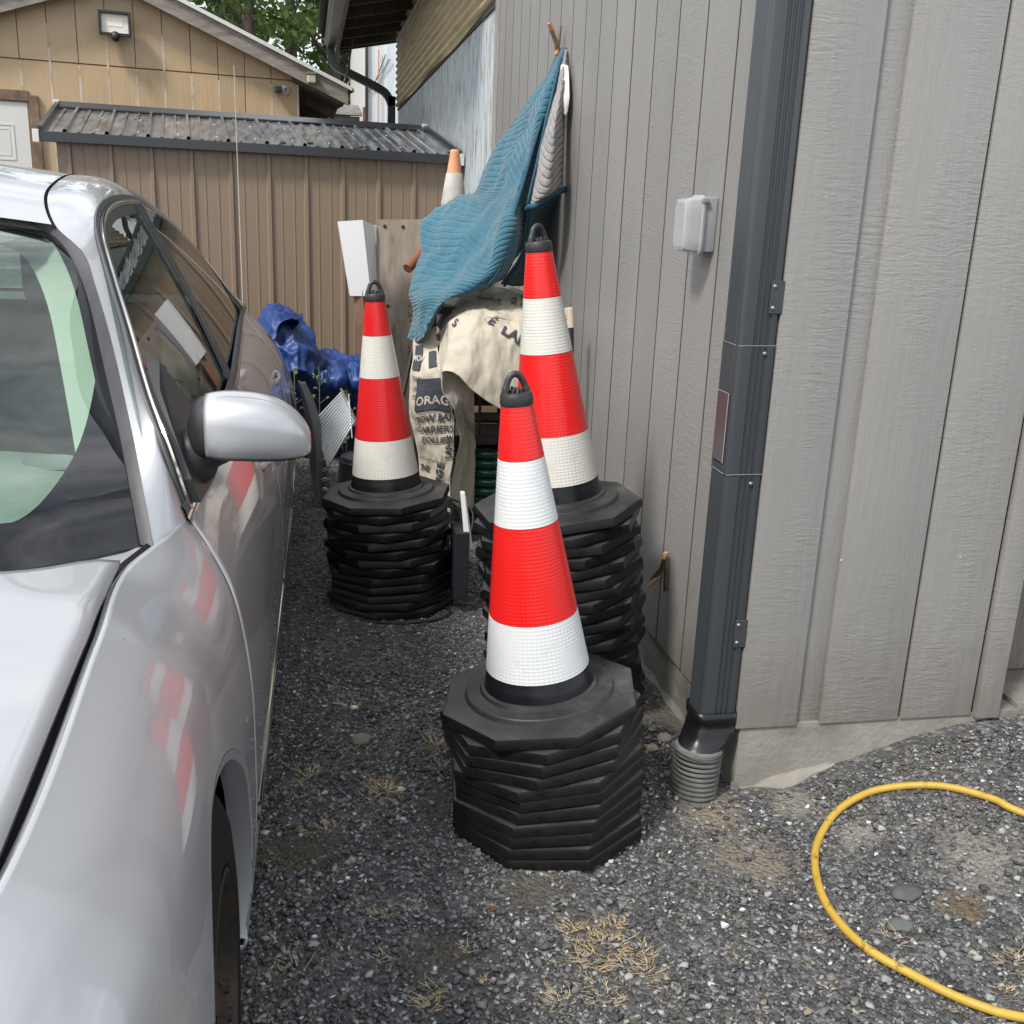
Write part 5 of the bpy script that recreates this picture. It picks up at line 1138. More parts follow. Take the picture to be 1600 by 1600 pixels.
# interior
M_int = mat('grey_interior', (.30, .31, .29), .75, bump=.15, bscale=300); M_seat = mat('seat_cloth', (.22, .225, .22), .9)
def interior():
    V = []; n = 41
    for k, (o, z) in enumerate([(.015, -.012), (.10, .03), (.25, .065), (.45, .075), (.62, .06), (.70, .0), (.72, -.15)]):
        for i in range(n):
            u = i/(n-1); s = abs(2*u-1); x = -.262+(XC+.262)*(1-s); xx = x if u <= .5 else 2*XC-x
            V.append((xx, 1.553-float(basecurve(x))*(1-k/6)+o*(.75+.25*(1-s)), .851+float(basez(x))*(1-k/7)+z*(.6+.4*(1-s**4))-(0 if k == 0 else .02)))
    ds_ = mobj('dashboard', V, grid_faces(7, n), M_int, car, smooth=50)
    mb = MB(); mb.lathe([(.052, 0), (.056, .004), (.052, .008), (.044, .004), (0, .003)], 30, Matrix.Translation((-.44, 1.86, .905))@Matrix.Rotation(R_(12), 4, 'X')@Matrix.Diagonal((.95, .55, .8, 1))); mb.build('air_vent', mat('vent_grey', (.22, .23, .22), .6), ds_, smooth=40)
    for x in (-.62, -1.44):
        mb = MB(); mb.box((x-.25, 2.25, .32), (x+.25, 2.80, .55), bev=.05); mb.quadbox([(x-.24, 2.72, .45), (x+.24, 2.72, .45), (x+.21, 2.98, 1.05), (x-.21, 2.98, 1.05)], (0, .11, .03)); mb.box((x-.13, 2.99, 1.08), (x+.13, 3.08, 1.24), bev=.03); mb.build('front_seat', M_seat, car, smooth=40)
    mb = MB(); mb.box((-1.7, 3.35, .35), (-.36, 3.8, .58), bev=.05); mb.quadbox([(-1.68, 3.78, .5), (-.38, 3.78, .5), (-.42, 4.0, 1.0), (-1.64, 4.0, 1.0)], (0, .1, .02)); mb.build('rear_seat', M_seat, car, smooth=40)
    MB().box((-1.68, 3.98, .93), (-.42, 4.4, .95)).build('parcel_shelf', M_int, car)
    MB().box((-1.86, .5, .22), (-.22, 5.0, .26)).build('floor_pan', M_lin, car)
    # pillar and door inner trim
    ts = np.linspace(0, 7, 50); A = cr1(WP, ts)+np.array([-.012, .01, -.01]); B = A+np.array([-.05, .07, -.02]); B2 = A+np.array([-.085, .10, -.03]); V = np.stack([A, B, B2], 1).reshape(-1, 3)
    Mt = mat('pale_trim_cloth', (.47, .48, .43), .85)
    for sd in (0, 1): mobj('pillar_trim', mir(V) if sd else V, grid_faces(50, 3), Mt, car, smooth=60)
    V = []
    for y in np.linspace(1.66, 3.95, 30): p = S([y], [7.6])[0]; V += [(p[0]-.035, y, p[2]+.01), (p[0]-.06, y, p[2]-.02), (p[0]-.08, y, .45)]
    for sd in (0, 1): mobj('door_trim', mir(V) if sd else V, grid_faces(30, 3), M_int, car, smooth=60)
    mb = MB(); M = Matrix.Translation((-1.44, 2.02, .86))@Matrix.Rotation(R_(-62), 4, 'X'); pts = [(M@Vector((.185*math.cos(a), .185*math.sin(a), 0)))[:] for a in np.linspace(0, 2*math.pi, 49)]
    mb.tube(pts, .014, 10); mb.beam((M@Vector((-.18, 0, -.01)))[:], (M@Vector((.18, 0, -.01)))[:], .05, .02); mb.build('steering_wheel', M_trimk, car, smooth=60)
    mb = MB(); mb.box((-1.13, 2.30, 1.18), (-.93, 2.33, 1.245), bev=.01); mb.beam((-1.03, 2.30, 1.24), (-1.03, 2.33, 1.32), .02, .02); mb.build('rear_view_mirror', M_trimk, car)
interior()
N_BLANKET_A = [[(1.008,4.3,2.005),(1.011,4.29,2.004),(1.013,4.28,2.002),(1.018,4.28,2.002),(1.025,4.29,2.002)],[(0.964,4.36,1.896),(0.96,4.28,1.887),(0.961,4.24,1.883),(0.965,4.22,1.881),(1.006,4.3,1.885)],[(0.899,4.45,1.771),(0.891,4.3,1.751),(0.902,4.22,1.739),(0.91,4.16,1.737),(0.993,4.3,1.741)],[(0.828,4.52,1.647),(0.832,4.34,1.625),(0.854,4.22,1.612),(0.873,4.14,1.616),(0.966,4.3,1.618)],[(0.76,4.58,1.516),(0.775,4.36,1.483),(0.802,4.2,1.466),(0.832,4.1,1.487),(0.931,4.3,1.477)],[(0.722,4.6,1.437),(0.738,4.38,1.423),(0.772,4.19,1.4),(0.811,4.08,1.423),(0.908,4.28,1.429)],[(0.66,4.72,1.444),(0.693,4.4,1.381),(0.748,4.18,1.345),(0.79,4.05,1.363),(0.894,4.26,1.358)],[(0.513,4.66,1.328),(0.606,4.36,1.267),(0.692,4.12,1.245),(0.759,4.02,1.265),(0.873,4.22,1.264)],[(0.474,4.5,1.201),(0.538,4.26,1.133),(0.638,4.06,1.131),(0.737,4.02,1.167),(0.843,4.22,1.184)],[(0.411,4.4,1.031),(0.471,4.16,1.035),(0.574,4.04,1.068),(0.676,4.04,1.088),(0.789,4.22,1.085)],[(0.429,4.36,0.952),(0.456,4.16,0.968),(0.5,4.06,0.997),(0.544,4.1,1.022),(0.597,4.2,1.035)],[(0.408,4.36,0.852),(0.425,4.2,0.851),(0.449,4.12,0.873),(0.477,4.12,0.897),(0.518,4.2,0.945)]]
N_BLANKET_B = [[(1.009,4.26,1.996),(1.012,4.26,1.997),(1.015,4.26,1.999),(1.018,4.26,1.999),(1.023,4.26,1.997)],[(0.985,4.2,1.93),(0.986,4.18,1.928),(0.99,4.17,1.927),(1.001,4.18,1.929),(1.02,4.22,1.928)],[(0.953,4.15,1.829),(0.958,4.12,1.826),(0.965,4.1,1.826),(0.981,4.12,1.829),(1.014,4.2,1.83)],[(0.92,4.1,1.722),(0.928,4.07,1.72),(0.94,4.05,1.72),(0.964,4.08,1.726),(1.009,4.18,1.733)],[(0.899,4.08,1.625),(0.906,4.03,1.619),(0.921,4.01,1.623),(0.954,4.05,1.63),(1.005,4.16,1.635)],[(0.876,4.06,1.529),(0.885,4.0,1.523),(0.909,3.98,1.531),(0.947,4.03,1.546),(1.006,4.15,1.553)],[(0.855,4.06,1.425),(0.868,4.0,1.425),(0.898,3.98,1.444),(0.941,4.02,1.465),(1.008,4.15,1.481)],[(0.855,4.08,1.384),(0.867,4.03,1.403),(0.897,4.01,1.433),(0.945,4.05,1.454),(1.014,4.17,1.472)]]
N_BLANKET_C = [[(0.855,4.12,1.391),(0.912,4.2,1.409),(0.969,4.24,1.439),(1.026,4.22,1.476)],[(0.863,4.16,1.311),(0.946,4.34,1.327),(1.019,4.4,1.354),(1.076,4.36,1.397)],[(0.851,4.18,1.209),(0.947,4.4,1.212),(1.031,4.5,1.228),(1.09,4.46,1.273)],[(0.789,4.24,1.083),(0.875,4.4,1.07),(0.957,4.5,1.072),(1.028,4.5,1.1)]]
N_PAD_LEFT = [[(0.432,4.24,0.85),(0.457,4.22,0.865),(0.484,4.2,0.892),(0.509,4.18,0.915)],[(0.428,4.23,0.815),(0.451,4.19,0.821),(0.475,4.16,0.831),(0.514,4.14,0.84)],[(0.417,4.2,0.728),(0.442,4.15,0.736),(0.466,4.1,0.75),(0.509,4.04,0.771)],[(0.411,4.19,0.638),(0.435,4.13,0.648),(0.474,4.08,0.669),(0.524,4.0,0.695)],[(0.41,4.19,0.558),(0.436,4.13,0.569),(0.487,4.07,0.599),(0.556,4.01,0.61)],[(0.425,4.19,0.477),(0.45,4.13,0.489),(0.5,4.07,0.502),(0.573,4.03,0.516)],[(0.445,4.19,0.388),(0.466,4.13,0.402),(0.508,4.07,0.409),(0.57,4.03,0.412)],[(0.456,4.19,0.299),(0.481,4.14,0.308),(0.519,4.09,0.304),(0.57,4.06,0.299)],[(0.463,4.19,0.208),(0.495,4.14,0.215),(0.527,4.09,0.215),(0.572,4.06,0.21)],[(0.468,4.19,0.129),(0.5,4.14,0.137),(0.531,4.09,0.144),(0.574,4.06,0.146)]]
N_PAD_TOP = [[(0.532,4.4,0.902),(0.6,4.5,1.007),(0.718,4.56,1.062),(0.845,4.6,1.051),(0.971,4.62,1.049),(1.04,4.62,1.041)],[(0.528,4.3,0.907),(0.595,4.34,0.995),(0.701,4.36,1.033),(0.819,4.38,1.035),(0.926,4.4,1.033),(0.992,4.4,1.025)],[(0.524,4.2,0.905),(0.586,4.16,0.975),(0.676,4.12,0.998),(0.776,4.14,1.005),(0.878,4.16,1.002),(0.945,4.18,0.993)],[(0.523,4.16,0.885),(0.577,4.05,0.957),(0.631,3.98,0.975),(0.712,3.98,0.975),(0.811,4.0,0.966),(0.911,4.02,0.961)]]
N_PAD_FLAP = [[(0.522,4.15,0.888),(0.57,4.04,0.956),(0.63,3.975,0.974),(0.711,3.975,0.975),(0.809,3.99,0.967),(0.906,4.0,0.963)],[(0.518,4.13,0.853),(0.555,4.0,0.91),(0.618,3.93,0.93),(0.705,3.93,0.929),(0.801,3.94,0.915),(0.898,3.95,0.91)],[(0.512,4.1,0.798),(0.539,3.97,0.862),(0.604,3.9,0.871),(0.691,3.9,0.861),(0.786,3.91,0.839),(0.895,3.92,0.827)],[(0.509,4.05,0.734),(0.517,3.94,0.797),(0.586,3.885,0.811),(0.678,3.88,0.785),(0.774,3.89,0.75),(0.895,3.9,0.726)],[(0.512,4.0,0.695),(0.508,3.925,0.77),(0.557,3.87,0.772),(0.621,3.87,0.706),(0.736,3.88,0.63),(0.889,3.89,0.563)]]
N_PAD_RIGHT = [[(0.509,3.935,0.78),(0.537,3.94,0.783),(0.573,3.95,0.776),(0.612,3.965,0.742),(0.645,3.98,0.711)],[(0.517,3.95,0.703),(0.543,3.97,0.712),(0.579,3.98,0.71),(0.617,3.99,0.674),(0.649,4.0,0.642)],[(0.555,3.98,0.616),(0.573,4.0,0.618),(0.605,4.02,0.615),(0.633,4.04,0.575),(0.662,4.06,0.547)],[(0.586,4.04,0.538),(0.607,4.08,0.53),(0.635,4.12,0.51),(0.659,4.15,0.479),(0.685,4.18,0.453)],[(0.609,4.06,0.467),(0.63,4.1,0.458),(0.651,4.13,0.433),(0.669,4.16,0.407),(0.687,4.18,0.383)],[(0.6,4.07,0.384),(0.623,4.1,0.377),(0.65,4.13,0.357),(0.671,4.16,0.33),(0.689,4.18,0.306)],[(0.579,4.08,0.287),(0.607,4.1,0.282),(0.643,4.13,0.261),(0.67,4.16,0.24),(0.689,4.18,0.221)],[(0.569,4.08,0.198),(0.597,4.1,0.186),(0.633,4.13,0.17),(0.667,4.16,0.155),(0.686,4.18,0.142)]]
N_TARP_A = [[(-0.274,6.0,0.749),(-0.208,5.95,0.801),(-0.145,5.95,0.807),(-0.083,6.0,0.781),(-0.05,6.05,0.752)],[(-0.263,5.7,0.684),(-0.185,5.6,0.75),(-0.125,5.6,0.765),(-0.053,5.7,0.742),(0.018,5.85,0.693)],[(-0.254,5.6,0.601),(-0.151,5.5,0.663),(-0.079,5.5,0.677),(-0.014,5.55,0.659),(0.027,5.8,0.621)],[(-0.239,5.5,0.528),(-0.133,5.45,0.577),(-0.054,5.42,0.595),(0.018,5.5,0.585),(0.067,5.7,0.593)],[(-0.228,5.5,0.461),(-0.127,5.42,0.508),(-0.036,5.4,0.532),(0.036,5.45,0.505),(0.112,5.6,0.517)],[(-0.227,5.6,0.376),(-0.117,5.5,0.421),(-0.031,5.5,0.422),(0.049,5.5,0.436),(0.118,5.6,0.448)],[(-0.234,5.7,0.267),(-0.116,5.65,0.298),(-0.027,5.65,0.298),(0.062,5.65,0.298),(0.133,5.7,0.304)]]
N_TARP_B = [[(0.02,6.05,0.575),(0.093,6.05,0.561),(0.159,6.05,0.556),(0.225,6.05,0.552),(0.291,6.05,0.549),(0.357,6.05,0.543)],[(0.029,5.75,0.564),(0.096,5.8,0.559),(0.157,5.75,0.559),(0.222,5.8,0.546),(0.279,5.8,0.547),(0.343,5.8,0.54)],[(0.037,5.55,0.531),(0.098,5.6,0.517),(0.158,5.55,0.525),(0.221,5.6,0.518),(0.276,5.6,0.519),(0.331,5.6,0.52)],[(0.042,5.48,0.473),(0.103,5.52,0.468),(0.17,5.5,0.465),(0.226,5.55,0.464),(0.271,5.5,0.479),(0.325,5.5,0.48)],[(0.035,5.55,0.393),(0.104,5.6,0.378),(0.172,5.6,0.371),(0.227,5.6,0.379),(0.276,5.6,0.386),(0.331,5.6,0.394)],[(0.028,5.7,0.289),(0.105,5.7,0.286),(0.175,5.7,0.282),(0.231,5.7,0.29),(0.28,5.7,0.297),(0.337,5.7,0.305)]]
N_TARP_HOOD = [[(-0.169,5.46,0.7),(-0.154,5.46,0.766),(-0.122,5.46,0.796),(-0.076,5.46,0.81),(-0.041,5.46,0.807)],[(-0.164,5.62,0.668),(-0.14,5.62,0.709),(-0.106,5.62,0.736),(-0.073,5.62,0.75),(-0.042,5.62,0.778)],[(-0.151,5.5,0.683),(-0.125,5.5,0.696),(-0.098,5.5,0.717),(-0.065,5.5,0.744),(-0.038,5.5,0.777)]]
# ------------------------------------------------------------------ blankets, pads, tarp and clutter between wall and shed
def sheet(name, K, nu, nv, m, parent=None, thick=.008, wr=0.0, ridge=False, wsc=6.0, uvs=(1, 1), seed=0, flip=False, quilt=None):
    G_ = net(K, nu, nv); V = G_.reshape(-1, 3).copy()
    du = np.gradient(G_, axis=1).reshape(-1, 3); dv = np.gradient(G_, axis=0).reshape(-1, 3); Nn = np.cross(du, dv); Nn /= (np.linalg.norm(Nn, axis=1)[:, None]+1e-9)
    flip = Nn[:, 1].mean() > 0
    if flip: Nn = -Nn
    if wr:
        h = np.array([fbm((p[0]*1.5+seed, p[1], p[2]*.6), wsc, 4) for p in V])
        if ridge: h = .35-1.6*np.abs(h)+.35*np.array([1-2*abs(fbm((p[0]*1.2+9, p[1], p[2]), wsc*2.3, 3)) for p in V])
        V += Nn*(h*wr)[:, None]
    uu, vv = np.meshgrid(np.linspace(0, 1, nu), np.linspace(0, 1, nv)); UV = np.stack([uu.ravel()*uvs[0], vv.ravel()*uvs[1]], -1)
    if quilt:
        f = UV[:, 1]+np.abs(((UV[:, 0]*quilt[0]) % 1)-.5)*quilt[2]; g = np.abs(((f*quilt[1]) % 1)-.5)*2; V += Nn*(quilt[3]*(1-g**5))[:, None]
    F = grid_faces(nv, nu)
    if flip: F = [f[::-1] for f in F]
    o = mobj(name, V, F, m, parent, smooth=75, uv=UV)
    if thick: solid(o, thick, -1)
    return o
def spt(K, u, v):
    K = np.asarray(K, float); A = cr1(K, np.array([v*(len(K)-1)]))[0]; return cr1(A, np.array([u*(K.shape[1]-1)]))[0]
def snrm(K, u, v):
    e = .01; a = spt(K, min(1, u+e), v)-spt(K, max(0, u-e), v); b = spt(K, u, min(1, v+e))-spt(K, u, max(0, v-e)); n = np.cross(a, b); n /= np.linalg.norm(n)
    return n if n[1] < 0 else -n
def decal(K, V2, F, u0, v0, th, m, parent, wr=0, wsc=6, seed=0, off=.004, name='printed_text'):
    """wrap flat metres (x right, y up) on the surface near (u0, v0)"""
    e = .02; W = np.linalg.norm(spt(K, u0+e, v0)-spt(K, u0-e, v0))/(2*e); Hh = np.linalg.norm(spt(K, u0, min(1, v0+e))-spt(K, u0, max(0, v0-e)))/(2*e)
    c, s = math.cos(R_(th)), math.sin(R_(th)); out = []
    for p in V2:
        x, y = p[0]*c-p[1]*s, p[0]*s+p[1]*c; u = min(.995, max(.005, u0+x/W)); v = min(.995, max(.005, v0-y/Hh)); q = spt(K, u, v); n = snrm(K, u, v)
        h = fbm((q[0]*1.5+seed, q[1], q[2]*.6), wsc, 4)*wr if wr else 0
        out.append(q+n*(off+h*(1 if True else 0)))
    return mobj(name, out, F, m, parent)
def text_on(K, s, size, u0, v0, th, m, parent, bold=.0, shear=0, **kw):
    V, F = text_mesh(s, size, bold, shear); return decal(K, V, F, u0, v0, th, m, parent, **kw)
def patch_on(K, w_, h_, u0, v0, th, m, parent, n=8, **kw):
    V = [(w_*i/n, h_*j/n) for j in range(n+1) for i in range(n+1)]; return decal(K, V, grid_faces(n+1, n+1), u0, v0, th, m, parent, **kw)
def quiltmat(name, base, light, lines, f0, f1, fk, fuzz=.55):
    m = bpy.data.materials.new(name); m.use_nodes = True; n = m.node_tree.nodes; l = m.node_tree.links; b = n['Principled BSDF']; b.inputs['Roughness'].default_value = .85
    b.inputs['Sheen Weight'].default_value = .3
    t = n.new('ShaderNodeTexCoord'); s = n.new('ShaderNodeSeparateXYZ'); l.new(t.outputs['UV'], s.inputs[0])
    def M_(op, a, b_=None, v=None, v2=None):
        q = n.new('ShaderNodeMath'); q.operation = op
        for i, k in enumerate((a, b_)):
            if k is None: continue
            if isinstance(k, (int, float)): q.inputs[i].default_value = k
            else: l.new(k, q.inputs[i])
        return q.outputs[0]
    u = M_('FRACT', M_('MULTIPLY', s.outputs[0], f0)); tri = M_('ABSOLUTE', M_('SUBTRACT', u, .5)); f = M_('ADD', s.outputs[1], M_('MULTIPLY', tri, fk))
    g = M_('MULTIPLY', M_('ABSOLUTE', M_('SUBTRACT', M_('FRACT', M_('MULTIPLY', f, f1)), .5)), 2)     # 1 at seams
    seam = n.new('ShaderNodeMapRange'); seam.inputs['From Min'].default_value = .86; seam.inputs['From Max'].default_value = .97; l.new(g, seam.inputs[0])
    ns = n.new('ShaderNodeTexNoise'); ns.inputs['Scale'].default_value = 7; ns.inputs['Detail'].default_value = 7; ns.inputs['Roughness'].default_value = .7; l.new(t.outputs['Object'], ns.inputs['Vector'])
    fz = n.new('ShaderNodeMapRange'); fz.inputs['From Min'].default_value = fuzz; fz.inputs['From Max'].default_value = fuzz+.12; fz.inputs['To Max'].default_value = .8; l.new(ns.outputs['Fac'], fz.inputs[0])
    nf = n.new('ShaderNodeTexNoise'); nf.inputs['Scale'].default_value = 260; nf.inputs['Detail'].default_value = 3; l.new(t.outputs['Object'], nf.inputs['Vector'])
    th = n.new('ShaderNodeMapRange'); th.inputs['From Min'].default_value = .45; th.inputs['From Max'].default_value = .6; l.new(nf.outputs['Fac'], th.inputs[0])
    fzz = M_('MULTIPLY', fz.outputs[0], th.outputs[0])
    k1 = n.new('ShaderNodeMix'); k1.data_type = 'RGBA'; l.new(fzz, k1.inputs['Factor']); k1.inputs['A'].default_value = (*base, 1); k1.inputs['B'].default_value = (*light, 1)
    k2 = n.new('ShaderNodeMix'); k2.data_type = 'RGBA'; l.new(M_('MULTIPLY', seam.outputs[0], .55), k2.inputs['Factor']); l.new(k1.outputs['Result'], k2.inputs['A']); k2.inputs['B'].default_value = (*lines, 1)
    l.new(k2.outputs['Result'], b.inputs['Base Color'])
    hgt = M_('ADD', M_('MULTIPLY', M_('POWER', g, 4.0), -1.0), M_('MULTIPLY', nf.outputs['Fac'], .15))
    bp = n.new('ShaderNodeBump'); bp.inputs['Strength'].default_value = .9; bp.inputs['Distance'].default_value = .006; l.new(hgt, bp.inputs['Height']); l.new(bp.outputs[0], b.inputs['Normal'])
    return m
M_blue = quiltmat('blue_quilt', (.018, .105, .155), (.28, .32, .31), (.07, .18, .23), 1.6, 44, -.13, .60)
M_spk = quiltmat('speckled_quilt', (.27, .245, .23), (.06, .09, .13), (.02, .08, .13), 1.0, 17, .22, .48)
M_bind = mat('blue_binding', (.014, .07, .115), .8, bump=.3, bscale=300)
bl = empty('moving_blanket', (.8, 4.2, .85), 'blue quilted moving blanket hung from a wall clamp and draped over the pads', 'blanket')
sheet('blanket_front', N_BLANKET_A, 110, 200, M_blue, bl, wr=.034, wsc=3.4, uvs=(1, 1.25), quilt=(1.6, 44, -.13, .0010))
sheet('folded_corner', N_BLANKET_B, 60, 120, M_spk, bl, thick=.007, wr=.008, wsc=7, uvs=(1, 1.3))
sheet('blanket_inside', N_BLANKET_C, 50, 50, M_blue, bl, thick=.006, wr=.01, wsc=5, uvs=(1, .8))
def edge_tube(K, u=None, v=None, r=.008, nm='binding', rng=(0, 1)):
    ts = np.linspace(rng[0], rng[1], 80); P = [spt(K, u if u is not None else t, v if v is not None else t)+snrm(K, u if u is not None else min(.99, max(.01, t)), v if v is not None else min(.99, max(.01, t)))*.008 for t in ts]
    mb = MB(); mb.tube(P, r, 8); mb.build(nm, M_bind, bl, smooth=60)
edge_tube(N_BLANKET_A, u=.74, r=.0075, rng=(.02, .8)); edge_tube(N_BLANKET_B, v=.99, r=.012); edge_tube(N_BLANKET_C, u=.02, r=.006); edge_tube(N_BLANKET_B, u=.02, r=.006, rng=(.1, 1))
P = [(1.000, 4.15, 1.86), (.985, 4.14, 1.855), (.983, 4.11, 1.74), (.995, 4.10, 1.70), (1.005, 4.12, 1.72)]
K_ = [[(.978, 4.18, 1.925), (.990, 4.165, 1.925), (1.002, 4.155, 1.92)], [(.972, 4.15, 1.86), (.986, 4.13, 1.86), (1.0, 4.12, 1.86)], [(.972, 4.12, 1.79), (.985, 4.10, 1.79), (1.0, 4.10, 1.80)], [(.978, 4.11, 1.745), (.988, 4.10, 1.735), (.996, 4.10, 1.75)]]
sheet('care_label', K_, 12, 24, mat('white_label', (.62, .62, .60), .8), bl, thick=.001, wr=.004, wsc=20)
# printed pads
M_pad = mat('cotton_pad', (.44, .395, .315), .9, var=(.53, .485, .40), vscale=5, vdet=8, bump=.5, bscale=260, bdist=.002, spots=((.33, .25, .15), 2.6, .60, .78, (1, 1, 1)))
M_ink = mat('navy_ink', (.035, .040, .055), .8, var=(.055, .06, .075), vscale=200); M_inkw = mat('pad_letter', (.45, .42, .36), .85); M_stain = mat('pad_stain', (.22, .15, .08), .9)
pd = empty('furniture_pad', (.65, 4.15, .5), 'cream furniture pads with navy printed text draped over a dark rack', 'furniture pad')
kwL = dict(wr=.018, wsc=7, seed=3); kwF = dict(wr=.018, wsc=6, seed=9); kwT = dict(wr=.020, wsc=7, seed=5)
pl_ = sheet('hanging_panel', N_PAD_LEFT, 90, 150, M_pad, pd, uvs=(.3, 1), **kwL)
pt_ = sheet('top_fold', N_PAD_TOP, 100, 70, M_pad, pd, thick=.012, **kwT)
pf_ = sheet('front_flap', N_PAD_FLAP, 100, 80, M_pad, pd, thick=.006, **kwF)
pr_ = sheet('hanging_panel', N_PAD_RIGHT, 50, 120, M_pad, pd, thick=.006, wr=.016, wsc=7, seed=4)
KL, KT, KF = [np.array(k, float) for k in (N_PAD_LEFT, N_PAD_TOP, N_PAD_FLAP)]
o_ = dict(off=.006)
text_on(KL, 'TOW BARS', .0335, .34, .50, -2, M_ink, pl_, .0008, .15, **kwL, **o_)
text_on(KL, 'CARRIERS', .0335, .29, .553, -2, M_ink, pl_, .0008, .15, **kwL, **o_); text_on(KL, 'P', .028, .16, .55, -8, M_ink, pl_, .0005, .15, **kwL, **o_)
text_on(KL, 'DOLLIES', .0335, .37, .606, -2, M_ink, pl_, .0008, .15, **kwL, **o_)
patch_on(KL, .165, .125, .34, .435, -6, M_ink, pl_, **kwL, off=.0055)
text_on(KL, 'ORAGE', .050, .385, .405, -6, M_inkw, pl_, .0012, .1, **kwL, off=.008)
patch_on(KL, .155, .003, .36, .447, -6, M_ink, pl_, n=6, **kwL, off=.0055)
patch_on(KL, .060, .11, .12, .215, -6, M_ink, pl_, **kwL, off=.0055); text_on(KL, 'MOV', .034, .125, .17, -8, M_inkw, pl_, .001, .1, **kwL, off=.008)
text_on(KL, 'THE RU', .026, .14, .265, -8, M_ink, pl_, .0004, .15, **kwL, **o_); text_on(KL, 'CAR', .026, .20, .315, -8, M_ink, pl_, .0004, .15, **kwL, **o_); text_on(KL, 'ITCH', .026, .17, .36, -8, M_ink, pl_, .0004, .15, **kwL, **o_)
patch_on(KL, .045, .07, .78, .22, 4, M_ink, pl_, **kwL, off=.0055)
text_on(KL, 'THE', .034, .06, .755, -4, M_ink, pl_, .0014, .25, **kwL, **o_); text_on(KL, 'AUL', .034, .10, .815, -4, M_ink, pl_, .0014, .25, **kwL, **o_)
text_on(KL, 'LARGE', .036, .80, .84, 86, M_ink, pl_, .0012, .0, **kwL, **o_); text_on(KL, 'LARGE', .036, .97, .68, 86, M_ink, pl_, .0012, .0, **kwL, **o_)
for (w_, h_, u_, v_, t_) in ((.16, .0022, .04, .69, -4), (.0022, .14, .70, .84, -6), (.17, .0018, .03, .455, -14)): patch_on(KL, w_, h_, u_, v_, t_, M_ink, pl_, n=8, **kwL, off=.0055)
text_on(KT, 'HITCHES', .040, .655, .48, -88, M_ink, pt_, .0008, **kwT, **o_); text_on(KT, 'CAR-TOP', .040, .735, .45, -88, M_ink, pt_, .0008, **kwT, **o_); text_on(KT, 'ROOF', .040, .80, .42, -88, M_ink, pt_, .0008, **kwT, **o_)
text_on(KT, 'S PAD IT', .046, .38, .42, -60, M_ink, pt_, .0012, **kwT, **o_); patch_on(KT, .003, .14, .57, .70, 4, M_ink, pt_, **kwT, off=.0055); patch_on(KT, .10, .003, .56, .35, 4, M_ink, pt_, **kwT, off=.0055)
text_on(KF, 'LARGE', .062, .655, .27, -22, M_ink, pf_, .002, **kwF, **o_); text_on(KF, 'E', .062, .535, .11, -30, M_ink, pf_, .002, **kwF, **o_)
text_on(KF, 'S', .05, .22, .16, -30, M_ink, pf_, .0016, **kwF, **o_); text_on(KF, 'R', .05, .12, .18, -35, M_ink, pf_, .0016, **kwF, **o_)
def blob(K, u, v, r, m, par, kw):
    n = 14; rs = random.Random(int(u*1000)); V = [(0, 0)]+[(r*rs.uniform(.7, 1.1)*math.cos(i*6.283/n), r*.6*rs.uniform(.7, 1.1)*math.sin(i*6.283/n)) for i in range(n)]
    decal(K, V, [(0, 1+i, 1+(i+1) % n) for i in range(n)], u, v, -20, m, par, **kw, off=.0052, name='stain')
M_stain2 = mat('pale_stain', (.34, .285, .20), .9)
# rack holding the pads and a green coiled hose beneath
M_rack = mat('dark_steel', (.03, .028, .026), .6, var=(.07, .055, .045), vscale=14)
rk = empty('storage_rack', (.74, 4.45, 0), 'dark steel rack under the furniture pads', 'rack')
mb = MB()
for x in (.50, .98):
    for y in (4.24, 4.68): mb.box((x-.02, y-.02, 0), (x+.02, y+.02, .98), bev=.002)
mb.build_each('rack_post', M_rack, rk)
mb = MB()
for z in (.42, .52, .66, .80, .96):
    mb.box((.521, 4.225, z), (.959, 4.25, z+.03)); mb.box((.521, 4.67, z), (.959, 4.695, z+.03))
mb.build_each('rack_rail', M_rack, rk)
mb = MB()
for x in (.60, .71, .82, .91): mb.box((x, 4.252, .45), (x+.012, 4.262, .95))
mb.build_each('rack_bar', M_rack, rk)
MB().box((.50, 4.26, .405), (.98, 4.66, .42)).build('shelf', M_rack, rk); MB().box((.60, 4.34, .56), (.93, 4.6, .78), bev=.01).build('stored_box', mat('dusty_black_box', (.022, .02, .02), .7), rk)
MB().box((.50, 4.262, .965), (.985, 4.68, .985)).build('shelf', M_rack, rk)
mb = MB()
for k in range(7):
    a = np.linspace(0, 2*math.pi, 49); mb.tube([(.79+.155*math.cos(t), 4.42+.155*math.sin(t), .11+k*.042) for t in a], .021, 10, cap=False)
o = mb.build('coiled_hose', mat('green_hose', (.008, .075, .038), .3, coat=.3), smooth=60, loc=(.79, 4.42, .08)); tag(o, 'green hose coiled in a stack beneath the dark rack', 'hose')
o = MB().box((.62, 4.25, 0), (.98, 4.60, .085), bev=.01).build('storage_bin', mat('dark_bin', (.02, .02, .022), .6), loc=(.8, 4.4, 0)); tag(o, 'low black bin supporting the coiled green hose', 'bin')
